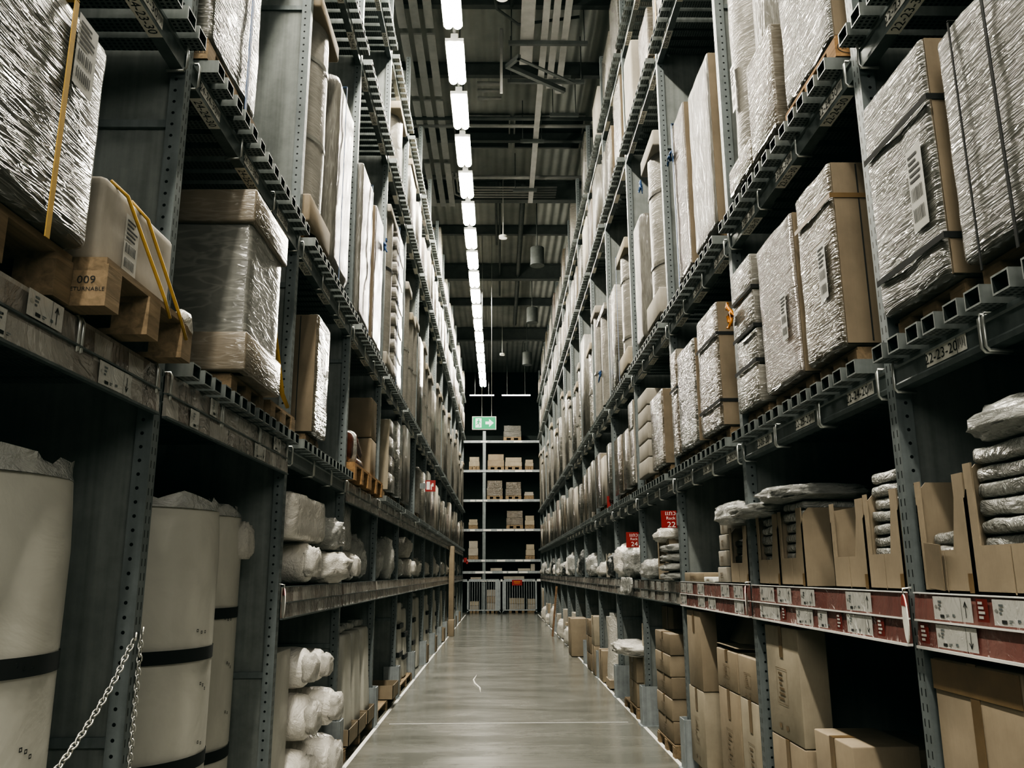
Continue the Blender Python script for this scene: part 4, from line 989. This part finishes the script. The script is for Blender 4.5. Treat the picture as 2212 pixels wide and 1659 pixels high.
# --- right rack first shelf: display trays of bagged goods
ST = 1.402
def tray(y0, y1, h, lab, x0=1.475, depth=.5, style='slot', mat='carton', count=0, tdesc='', pk='clear', hp=.046):
    w_ = y1 - y0; t = thing('display_tray', lab, 'cardboard tray', (x0, (y0 + y1) / 2, ST)); a, b = -w_ / 2, w_ / 2
    T = .006
    part('shell', MB().box(0, depth, a, b, 0, T).box(depth - T, depth, a, b, 0, h), [mat], t)
    lo = h * .36
    for nm, ys in (('near_side', a), ('far_side', b - T)):
        pts = [(0, T), (depth, T), (depth, h), (.04 if style != 'slant' else depth * .35, h), (.012, h - .03), (0, h - .08)]
        part('side_panel', MB().prism(pts, 'y', ys, ys + T), [mat], t)
    post = w_ * .2
    cut = [(a, 0), (a, h), (a + post, h - .01), (a + post * 1.35, lo + .05), (a + post * 1.7, lo), (a + w_ * .5, lo), (a + w_ * .51, .01), (a + w_ * .515, .01), (a + w_ * .53, lo), (b - post * .7, lo), (b - post * .7, lo + .03), (b - post * .5, h - .02), (b, h), (b, 0)]
    fr = MB(); V = [(-.0, p[0], p[1]) for p in cut] + [(T, p[0], p[1]) for p in cut]; n = len(cut)
    # three convex-ish pieces: near post, far post, low front
    fr.box(0, T, a, a + post, 0, h).box(0, T, b - post * .55, b, 0, h).box(0, T, a + post, a + w_ * .5, 0, lo).box(0, T, a + w_ * .52, b - post * .55, 0, lo)
    fr.prism([(a + post, lo), (a + post * 1.6, lo), (a + post, h * .8)], 'x', 0, T)
    part('front_panel', fr, [mat], t); part('tape', MB().box(-.002, -.0005, a + .004, a + .03, .0, h * .16), ['tape'], t)
    z = ST + T + .002
    for q in range(count):
        hh = hp * U(.9, 1.1)
        o = solo('clear_package', MB().grid_box(depth - .06, w_ - .035, hh, 7, 7, 3, r=.018, amp=.009, seed=q + int(y0 * 10), freq=9), [pk], '%s clear plastic package from the bottom in the %s' % (nth(q + 1), tdesc), 'package', (x0 + depth / 2 + U(-.012, .004), (y0 + y1) / 2, z), 'clear packages in the %s' % tdesc)
        z += hh + .004
    return z
z = tray(2.20, 2.60, .40, 'tall tray of clear packages at the right frame edge', count=8, tdesc='tray at the right frame edge', hp=.05)
bag(1.70, 2.36, z + .004, .5, .42, .12, 'crumpled clear film bulging over the tall tray at the right frame edge', 'clear', 1)
tray(2.61, 2.92, .375, 'half-empty tray with a bent front flap beside the nearest right post', count=4, tdesc='half-empty tray by the nearest post')
solo('bent_flap', MB().box(0, .005, 0, .1, 0, .15), ['carton3'], 'brown card flap folded out of the half-empty tray', 'card flap', (1.466, 2.78, ST + .004), rot=(.1, -.05, 0))
bag(1.62, 2.15, 1.98, .25, .2, .16, 'clear plastic tuft poking in at the right frame edge above the trays', 'clear', 3)
z = tray(3.06, 3.35, .37, 'full tray with packages piled above its rim, left of the nearest right post', count=9, tdesc='full tray left of the nearest post')
tray(3.36, 3.70, .36, 'deep tray with only a few packages and a scooped front', count=2, tdesc='scooped tray with few packages', style='slant')
z = tray(4.06, 4.40, .375, 'tray under draped film with a shadowed end wall', count=8, tdesc='tray under the draped film')
bag(1.62, 4.25, z + .003, .5, .5, .08, 'crinkled clear film draped over the tray beside the gap', 'clear', 4)
z = tray(4.42, 4.78, .37, 'tray half hidden by the second right post', count=7, tdesc='tray by the second right post')
bag(1.56, 4.72, z + .003, .4, .5, .08, 'clear film spilling over the tray by the second right post', 'clear', 2)
z = tray(4.98, 5.36, .34, 'narrow open tray past the second right post holding dark bags', count=5, tdesc='tray past the second right post', pk='darkbag', hp=.05)
bag(1.53, 5.22, 1.76, .28, .42, .14, 'large pale bag flopping over the tray past the second right post', 'clear', 0)
for q in range(4): box(1.47 + .01 * q, 1.75, 5.45 + .01 * q, 5.66, ST + .105 * q + .001, ST + .1 + .105 * q, 'cartongrey', '%s small printed carton from the bottom of the leaning pile on the first shelf' % nth(q + 1), tape=False, group='small printed cartons')
box(1.45, 1.72, 5.72, 5.98, ST + .001, ST + .035, 'paper', 'flat white booklet pack on the first shelf, right rack', tape=False, cat='booklet pack')
box(1.455, 1.68, 5.78 + .22, 6.62, ST + .001, ST + .066, 'carton', 'single low tan box on the first shelf before the third right post', tape=False)
tray(7.3, 7.8, .40, 'tall open carton with plastic hanging out, below the larger red sign', count=0, depth=.45)
bag(1.62, 7.5, ST + .33, .4, .5, .14, 'white plastic hanging from the tall open carton by the larger red sign', 'bag', 1)
for q in range(4): bag(1.56, 7.08, ST + .001 + .075 * q, .36, .34, .075, '%s dark clear-wrapped bundle from the bottom, below the larger red sign' % nth(q + 1), 'clear', q)
bag(1.60, 8.2, ST + .001, .4, .4, .2, 'small clear bag between the two red aisle signs', 'clear', 5)
bag(1.66, 9.36, ST + .001, .5, .95, .36, 'large crumpled clear bag heap past the smaller red sign', 'clear', 3)
bag(1.68, 10.25, ST + .001, .5, .45, .42, 'grey rounded bag behind the crumpled heap past the smaller red sign', 'foam', 0)
solo('draped_film', MB().grid_box(.02, .8, .18, 2, 10, 6, r=.01, amp=.03, seed=3), ['clear'], 'clear film hanging over the shelf edge past the smaller red sign', 'plastic film', (1.40, 9.3, 1.24))
bag(1.68, 10.95, ST + .001, .5, .5, .34, 'black bag slumped on the right shelf past the fifth post', 'darkbag', 2)
tray(11.2, 11.6, .32, 'pale open carton past the black bag on the right shelf', mat='cartongrey')
y = 11.9; k = 0
while y < 28.4:
    wd = U(.35, .75); k += 1
    bag(1.68 + U(-.02, .08), y + wd / 2, ST + .001, .5, wd * 1.05, U(.2, .5), '%s bundle past the pale open carton on the right first shelf, %s plastic' % (nth(k), ('clear', 'white', 'dark')[(0, 1, 0, 0, 1, 2)[k % 6]]), ('clear', 'bag', 'clear', 'clear', 'foam', 'darkbag')[k % 6], k, U(-.4, .4))
    y += wd + U(.02, .25)

# --- left rack floor
def mattress(x, y, r, z0, z1, bands, lab):
    t = thing('rolled_mattress', lab, 'rolled mattress', (x, y, z0), 'rolled mattresses standing on the left floor')
    h = z1 - z0; n = 40
    mb = MB(); vs, fs = [], []; nz = 16
    for k in range(nz + 1):
        zz = h * k / nz; e = min(1, min(k, nz - k) / 1.0 * .02 + .965)
        for q in range(n):
            a = 2 * PI * q / n; f = r * e * (1 + .02 * math.sin(3 * a + .6) + .008 * noise.noise(Vector((math.cos(a) * 3, math.sin(a) * 3, zz * 2 + x))))
            vs.append((f * math.cos(a), f * math.sin(a), zz))
    for k in range(nz):
        for q in range(n): fs.append((k * n + q, k * n + (q + 1) % n, (k + 1) * n + (q + 1) % n, (k + 1) * n + q))
    mb.add(vs, fs, 0, True); mb.add(vs, [tuple(range(n))[::-1], tuple(range(nz * n, nz * n + n))])
    part('mattress_body', mb, ['mattress'], t)
    ruf = MB(); vs, fs = [], []
    for k in range(4):
        for q in range(n):
            a = 2 * PI * q / n; f = r * (.99 - .02 * k) * (1 + .05 * noise.noise(Vector((math.cos(a) * 4, math.sin(a) * 4, k * .4 + y))) * k)
            vs.append((f * math.cos(a), f * math.sin(a), h + .017 * k * (1 + .8 * noise.noise(Vector((math.cos(a) * 3, math.sin(a) * 3, 7 + x))))))
    for k in range(3):
        for q in range(n): fs.append((k * n + q, k * n + (q + 1) % n, (k + 1) * n + (q + 1) % n, (k + 1) * n + q))
    ruf.add(vs, fs, 0, True); part('bag_ruffle', ruf, ['clear'], t)
    for b in bands: part('strap', MB().cyl(0, 0, b * h - .027, b * h + .027, r * 1.028, n, cap=False), ['black'], t)
    mk = MB()
    for q, (da, zz) in enumerate(((-.30, .685), (-.22, .68), (-.14, .68), (-.1, .545), (-.04, .535), (-.16, .55), (-.12, .405), (-.04, .40))):
        a = da if x < 0 else PI; px, py = r * 1.024 * math.cos(a), r * 1.024 * math.sin(a)
        Fm = frame((-math.sin(a), math.cos(a), 0), (0, 0, 1), (px, py, zz * h)); w2 = .006
        for rc in ((-w2, w2, -w2, -w2 + .003), (-w2, w2, w2 - .003, w2), (-w2, -w2 + .003, -w2, w2), (w2 - .003, w2, -w2, w2)): put_rect(mk, Fm, *rc, 0)
    part('lettering', mk, ['ink'], t)
def base(x0, x1, y0, y1, lab): return pallet(x0, x1, y0, y1, .001, lab, False, 'wood', None, 'pallets under the mattresses', h=.115)
base(-1.32, -2.2, 1.5, 2.85, 'pallet under the mattress at the left frame edge')
mattress(-1.63, 2.44, .35, .12, 1.75, (.68,), 'rolled mattress cut by the left frame edge, left of the chain')
base(-1.32, -2.2, 3.2, 4.82, 'pallet under the two rolled mattresses past the nearest left post')
mattress(-1.63, 3.80, .35, .12, 1.75, (.625, .36), 'front rolled mattress with two black bands past the nearest left post')
mattress(-1.74, 4.53, .34, .12, 1.77, (.70, .285), 'rear rolled mattress standing behind another past the nearest left post')
bag(-1.41, 4.62, 1.55, .12, .16, .2, 'loose white film corner sticking out of the rear rolled mattress', 'bag', 1)
box(-1.30, -1.9, 5.08, 5.42, .10, 1.02, 'mattress', 'upright pale slab box directly past the second left post', marks=False, tape=False, cat='slab box')
skid(-1.25, -2.1, 5.02, 6.7, 'skid under the bagged rolls past the second left post')
for q, (yy, zz, r, xx) in enumerate(((5.62, .105, .145, -1.22), (5.64, .435, .145, -1.2), (5.60, .755, .13, -1.22), (6.02, .105, .155, -1.12), (6.03, .46, .13, -1.13), (5.95, .755, .11, -1.2))):
    lying_roll(xx, yy, zz, r, .8, '%s of the bagged rolls heaped past the second left post' % ('lower left', 'middle left', 'upper left', 'lower right', 'middle right', 'topmost')[q], 'foam', 'bagged rolls on the left floor', q)
def open_tray(x0, x1, y0, y1, z0, h, lab, mat='carton'):
    s = 1 if x1 > 0 else -1; T = .006
    t = thing('open_tray', lab, 'cardboard tray', ((x0 + x1) / 2, (y0 + y1) / 2, z0)); dx, dy = abs(x1 - x0) / 2, (y1 - y0) / 2
    part('base', MB().box(-dx, dx, -dy, dy, 0, T), [mat], t)
    part('wall', MB().box(-dx, dx, -dy, -dy + T, 0, h), [mat], t); part('wall', MB().box(-dx, dx, dy - T, dy, 0, h), [mat], t)
    part('wall', MB().box(-dx, -dx + T, -dy, dy, 0, h), [mat], t); part('wall', MB().box(dx - T, dx, -dy, dy, 0, h), [mat], t)
open_tray(-1.2, -1.75, 6.3, 6.7, .10, .15, 'open brown tray beside the bagged rolls, before the third left post')
def slab(x0, x1, y0, y1, z0, z1, lab, bands=(), mat='mattress', name='boxed_slab'):
    t = thing(name, lab, 'boxed slab', ((x0 + x1) / 2, (y0 + y1) / 2, z0), 'upright pale slabs on the left floor'); dx, dy, h = abs(x1 - x0), y1 - y0, z1 - z0
    part('slab_body', MB().grid_box(dx, dy, h, 4, 4, 8, r=.03, amp=.006, seed=int(y0 * 9), taper=.12), [mat], t)
    for b in bands: part('strap', MB().box(-dx / 2 - .004, dx / 2 + .004, -dy / 2 - .004, dy / 2 + .004, b * h - .03, b * h + .03), ['black'], t)
    part('bag_top', MB().grid_box(dx * .7, dy * .8, .07, 4, 4, 2, r=.02, amp=.02, seed=3), ['clear'], t, (0, 0, h))
skid(-1.24, -2.1, 7.1, 8.62, 'skid under the three tall white slabs past the third left post')
for q, (ya, yb) in enumerate(((7.2, 7.62), (7.68, 8.08), (8.2, 8.6))):
    open_tray(-1.22, -1.95, ya, yb, .10, .13, '%s of three brown trays holding the tall white slabs' % ('nearest', 'middle', 'furthest')[q])
    slab(-1.26, -1.85, ya + .03, yb - .03, .11, .97, '%s of three tall white slabs past the third left post' % ('nearest', 'middle', 'furthest')[q], name='boxed_slab')
skid(-1.24, -2.1, 8.95, 10.5, 'skid past the fourth left post')
slab(-1.42, -1.9, 9.0, 9.4, .10, 1.05, 'pale roll with two black bands past the fourth left post', (.38, .72))
open_tray(-1.18, -1.6, 9.75, 10.25, .10, .15, 'open brown tray past the fourth left post')
slab(-1.28, -1.8, 11.1, 11.5, .1, 1.1, 'nearer banded white slab past the fifth left post', (.35, .7)); slab(-1.28, -1.8, 11.7, 12.1, .1, 1.0, 'further banded white slab past the fifth left post', (.3, .62))
skid(-1.24, -2.1, 10.95, 12.4, 'skid past the fifth left post')
y = 13.05; k = 0
while y < 29.2:
    wd = U(.32, .45); k += 1; y, b_ = clear_y(-1, y, y + wd, .14); wd = b_ - y
    if k % 4 == 3: open_tray(-1.2, -1.7, y, y + wd, .01, .28, '%s object past the banded slabs on the left floor, an open tray' % nth(k))
    else: slab(-1.3, -1.8, y, y + wd, .01, U(.9, 1.15), '%s object past the banded slabs on the left floor, a pale slab' % nth(k), (.4, .7) if k % 2 else ())
    y += wd + U(.1, .45)
box(-1.12, -1.24, 21.0, 21.4, .0, 2.13, 'carton', 'very tall tan carton standing in the aisle against the left rack', marks=False)
box(-1.08, -1.22, 20.55, 20.9, .0, .38, 'carton', 'small tan carton at the foot of the very tall one', marks=False)
# --- left rack first shelf
lying_roll(-1.24, 5.62, ST + .001, .145, .8, 'big bagged white roll lying at the start of the left shelf', 'foam', 'bagged rolls on the left shelf', 3, .95)
t = solo('bagged_bundle', MB().grid_box(.8, 1.0, .30, 10, 12, 6, r=.05, amp=.018, seed=9, freq=7), ['foam'], 'boxy bagged bundle lying on the big white roll, left shelf', 'bagged bundle', (-1.66, 5.66, 1.676 + .005))
bag(-1.36, 6.42, ST + .001, .42, .55, .24, 'lower crumpled bag right of the big white roll, left shelf', 'bag', 0)
bag(-1.42, 6.45, ST + .24, .42, .5, .26, 'upper crumpled bag right of the big white roll, left shelf', 'clear', 3)
lying_roll(-1.27, 7.4, ST + .001, .13, .7, 'bagged grey roll lying past the third left post on the shelf', 'foam', 'bagged rolls on the left shelf', 5)
t = solo('bagged_bundle', MB().grid_box(.5, .45, .42, 6, 6, 6, r=.05, amp=.02, seed=5), ['clear'], 'clear boxy bundle stacked on the bagged grey roll, left shelf', 'bagged bundle', (-1.58, 7.4, ST + .265))
bag(-1.5, 8.1, ST + .001, .4, .5, .44, 'tall clear bag past the bagged grey roll on the left shelf', 'clear', 1)
bag(-1.5, 9.25, ST + .001, .4, .5, .36, 'torn clear bag past the fourth left post on the shelf', 'clear', 2)
bag(-1.45, 9.9, ST + .001, .4, .5, .5, 'slim grey bag past the torn clear one on the left shelf', 'clear', 4)
bag(-1.5, 11.15, ST + .001, .42, .55, .3, 'first grey bag past the fifth left post on the shelf', 'clear', 5)
lying_roll(-1.25, 12.2, ST + .001, .14, .6, 'round white roll further along the left shelf', 'foam', 'bagged rolls on the left shelf', 7)
bag(-1.45, 12.2, ST + .285, .35, .4, .3, 'white bundle stacked on the round white roll, left shelf', 'bag', 2)
y = 13.0; k = 0
while y < 29.2:
    wd = U(.3, .6); k += 1
    bag(-1.50 + U(-.05, .03), y + wd / 2, ST + .001, .42, wd, U(.25, .55), '%s bundle past the round white roll on the left first shelf' % nth(k), ('clear', 'bag', 'foam')[k % 3], k, U(-.3, .3))
    y += wd + U(.05, .4)
# wire mesh behind the left shelf
mb = MB()
for q in range(14): mb.box(-2.215, -2.21, 5.0 + .13 * q, 5.004 + .13 * q, 1.42, 2.08)
for q in range(6): mb.box(-2.209, -2.205, 5.0, 6.78, 1.46 + .12 * q, 1.464 + .12 * q)
mb.box(-2.23, -2.2, 5.85, 5.89, 1.4, 2.1).box(-2.23, -2.2, 5.0, 6.8, 1.88, 1.92)
solo('rear_mesh', mb, ['beam'], 'wire mesh panel at the back of the left shelf behind the bagged bundle', 'wire mesh')

# ---------------------------------------------------------------- chains by the nearest left post
def chain(pts, lab, hook):
    mb = MB(); P_ = [Vector(p) for p in pts]; seg = [0]
    for a, b in zip(P_, P_[1:]): seg.append(seg[-1] + (b - a).length)
    def at(d):
        for q in range(len(seg) - 1):
            if d <= seg[q + 1]: return P_[q].lerp(P_[q + 1], (d - seg[q]) / (seg[q + 1] - seg[q]))
        return P_[-1]
    pitch_, k, d = .023, 0, 0.0
    while d < seg[-1] - pitch_:
        c, e = at(d), at(min(seg[-1], d + pitch_ * 1.5)); ax = (e - c).normalized(); m = (c + e) / 2
        u = ax.cross(Vector((1, 0, 0))).normalized(); v = ax.cross(u)
        if k % 2: u = v
        ring = []
        for q in range(10):
            a = 2 * PI * q / 10; ring.append(m + ax * (.0165 * math.cos(a) * (1.0)) + u * (.0095 * math.sin(a)))
        mb.tube(ring, .0028, 5, 0, True); d += pitch_; k += 1
    t = thing('barrier_chain', lab, 'chain', P_[0])
    part('links', MB_shift(mb, P_[0]), ['chain'], t)
    part('hook', MB().tube([(0, .006, 0), (.004, .0, .012), (.01, -.012, .018), (.012, -.02, .008), (.01, -.018, -.004)], .0045, 6), ['chain'], t)
def MB_shift(mb, o):
    mb.v = [(a - o.x, b - o.y, c - o.z) for a, b, c in mb.v]; return mb
chain([(-1.250 if y > 2.9 else -1.245, y, .832 + .53 * (y - 2.08) ** 2) for y in [2.975 - .06 * q for q in range(31)]], 'silver chain drooping across the left bay from the nearest post', 0)
chain([(-1.256, 3.045, 1.27 - .08 * q) for q in range(16)], 'silver chain hanging straight down the nearest left post', 0)

# ---------------------------------------------------------------- far end: cross rack, gate
EX = lambda c: ((980 + c / 3.018) - 1077.7) / 57.2
EZ = {6: 6.53, 5: 5.38, 4: 4.24, 3: 3.12, 2: 1.98, 1: 1.55, 0: 1.25}
t = thing('cross_rack', 'grey rack standing crosswise at the far end behind the gate', 'storage rack', (0, 32, 0))
for x in (-2.45, -.565, 2.5): part('post', MB().box(x - .06, x + .06, 0, .07, 0, 6.9), ['post'], t)
for k, z in EZ.items():
    b = part('beam', MB().box(-2.5, 2.5, -.02, .03, z - .1, z - .005), ['guard'], t); part('shelf', MB().box(-2.5, 2.5, .032, 1.1, z - .06, z - .005), ['beam'], t)
    mb = MB(); rnd = random.Random(k); x = -1.1
    while x < 1.3:
        wd = rnd.uniform(.12, .4)
        if rnd.random() < .55: mb.box(x, x + wd, -.024, -.0205, z - .09, z - .02)
        x += wd + .05
    part('ticket_strip', mb, ['paper'], b)
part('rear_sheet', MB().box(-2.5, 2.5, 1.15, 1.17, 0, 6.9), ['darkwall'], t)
n = 0
EL = [(327, 447, 338, 6, 'w_grey', 'dark film-wrapped load alone on the top level of the cross rack'),
      (95, 165, 543, 5, 'carton2', 'left-edge carton stack on the upper cross rack level'), (220, 330, 525, 5, 'carton', 'tan two-tier load beside the cross rack post, upper level'), (337, 450, 547, 5, 'carton2', 'tan low load middle of the upper cross rack level'), (472, 527, 562, 5, 'carton2', 'small load at the right end of the upper cross rack level'),
      (215, 320, 690, 4, 'w_tan', 'tall wrapped load nearer the post, third cross rack level from the top'), (340, 445, 700, 4, 'w_tan', 'tall wrapped load right of another, third cross rack level from the top'), (465, 527, 767, 4, 'cartongrey', 'flat carton load low at the right on the third cross rack level'),
      (345, 455, 893, 3, 'w_tan', 'tall wrapped load on the middle cross rack level'), (468, 530, 925, 3, 'carton2', 'carton load right of the tall one on the middle cross rack level'), (95, 155, 948, 3, 'carton2', 'pallet of cartons left of the post on the middle cross rack level'),
      (95, 158, 1087, 2, 'cartongrey', 'striped carton tower left of the post, lower cross rack level'), (472, 530, 1110, 2, 'carton2', 'slatted carton tower right end of the lower cross rack level')]
for a, b, top, lv, m, lab in EL:
    bot = {6: 440, 5: 630, 4: 815, 3: 1010, 2: 1205}[lv]; h = (bot - top) / 3.018 / 57.2; x0, x1 = EX(a), EX(b)
    pallet(x0, x1, 32.02, 32.9, EZ[lv] - .003, 'pallet under the ' + lab, False, 'wood', None, 'pallets on the cross rack', h=.14)
    tt = thing('carton_load', lab, 'pallet load', ((x0 + x1) / 2, 32.46, EZ[lv] + .14), 'loads on the cross rack')
    hh = h - .14; nt = max(2, int(hh / .22))
    for q in range(nt): part('carton', MB().box(-(x1 - x0) / 2 + .02 * (q % 2), (x1 - x0) / 2 - .015 * (q % 2), -.42, .42, q * hh / nt + .004, (q + 1) * hh / nt), [m], tt)
for a, b, top, lv, lab in ((240, 315, 1280, 1, 'low grey carton left on the lower thin shelf of the cross rack'), (420, 500, 1283, 1, 'low carton right on the lower thin shelf of the cross rack'), (503, 530, 1255, 1, 'taller small carton at the right of the lower thin shelf'), (325, 460, 1335, 0, 'long flat carton on the cross rack shelf above the gate'), (110, 180, 1340, 0, 'flat carton left on the cross rack shelf above the gate')):
    bot = 1298 if lv else 1352; solo('small_carton', MB().box(EX(a), EX(b), 32.05, 32.6, EZ[lv], EZ[lv] + (bot - top) / 3.018 / 57.2), ['cartongrey'], lab, 'cardboard box')
for a, b, top, m, lab in ((105, 165, 1490, 'carton2', 'low carton pallet behind the left gate leaf'), (215, 290, 1415, 'carton', 'tall brown carton stack behind the left gate leaf'), (360, 460, 1470, 'carton2', 'wide pale carton stack behind the right gate leaf'), (480, 532, 1475, 'carton2', 'pale carton stack at the right end behind the gate')):
    tt = thing('carton_stack', lab, 'pallet load', ((EX(a) + EX(b)) / 2, 32.4, .004)); hh = (1562 - top) / 3.018 / 57.2 - .12; wd = EX(b) - EX(a)
    part('pallet', MB().box(-wd / 2, wd / 2, -.3, .4, .09, .12).box(-wd / 2, -wd / 2 + .1, -.3, .4, 0, .09).box(wd / 2 - .1, wd / 2, -.3, .4, 0, .09).box(-.05, .05, -.3, .4, 0, .09), ['wood'], tt)
    nt = max(2, int(hh / .2))
    for q in range(nt): part('carton', MB().box(-wd / 2 + .012, wd / 2 - .012, -.3, .4, .122 + q * hh / nt + .01, .122 + (q + 1) * hh / nt), [m if q % 2 else 'cartongrey'], tt)
for j, (x0, x1) in enumerate(((-1.17, .06), (.13, 1.40))):
    t = thing('gate', ('left' if j == 0 else 'right') + ' grey barred gate leaf closing the far end of the aisle', 'gate', (0, 31.4, 0), 'barred gate leaves')
    part('frame', MB().box(x0, x1, -.02, .02, 1.19, 1.25).box(x0, x1, -.02, .02, .12, .16).box(x0, x0 + .06, -.02, .02, .05, 1.25).box(x1 - .06, x1, -.02, .02, .05, 1.25), ['guard'], t)
    mb = MB(); x = x0 + .1
    while x < x1 - .08: mb.box(x - .008, x + .008, -.008, .008, .16, 1.19); x += .088
    part('bars', mb, ['guard'], t)
    part('plate', MB().box((x1 - .2) if j == 0 else x0 + .02, (x1 - .03) if j == 0 else x0 + .13, -.026, -.021, .12, 1.22), ['guard'], t)
    for xx in (x0 + .02, x1 - .1): part('wheel', MB().cyl(0, 0, -.02, .02, .05, 14), ['black'], t, (xx + .04, 0, .052), (PI / 2, 0, 0))
    if j == 1:
        p = part('warning_plate', MB().box(.48, .86, -.03, -.024, 1.02, 1.22), ['red'], t)
        mb = MB(); Fm = frame((1, 0, 0), (0, 0, 1), (.67, -.031, 1.12)); put_rect(mb, Fm, -.12, .12, .015, .045, 0, .001); put_rect(mb, Fm, -.10, .10, -.035, -.018, 0, .001)
        part('lettering', mb, ['orange'], p)
solo('red_sign', MB().box(-.06, .06, -.02, .02, 0, .16).box(.03, .1, -.02, .02, -.05, .06), ['red'], 'small red sign at the left rack end near the gate', 'sign', (-1.19, 29.9, 1.84))
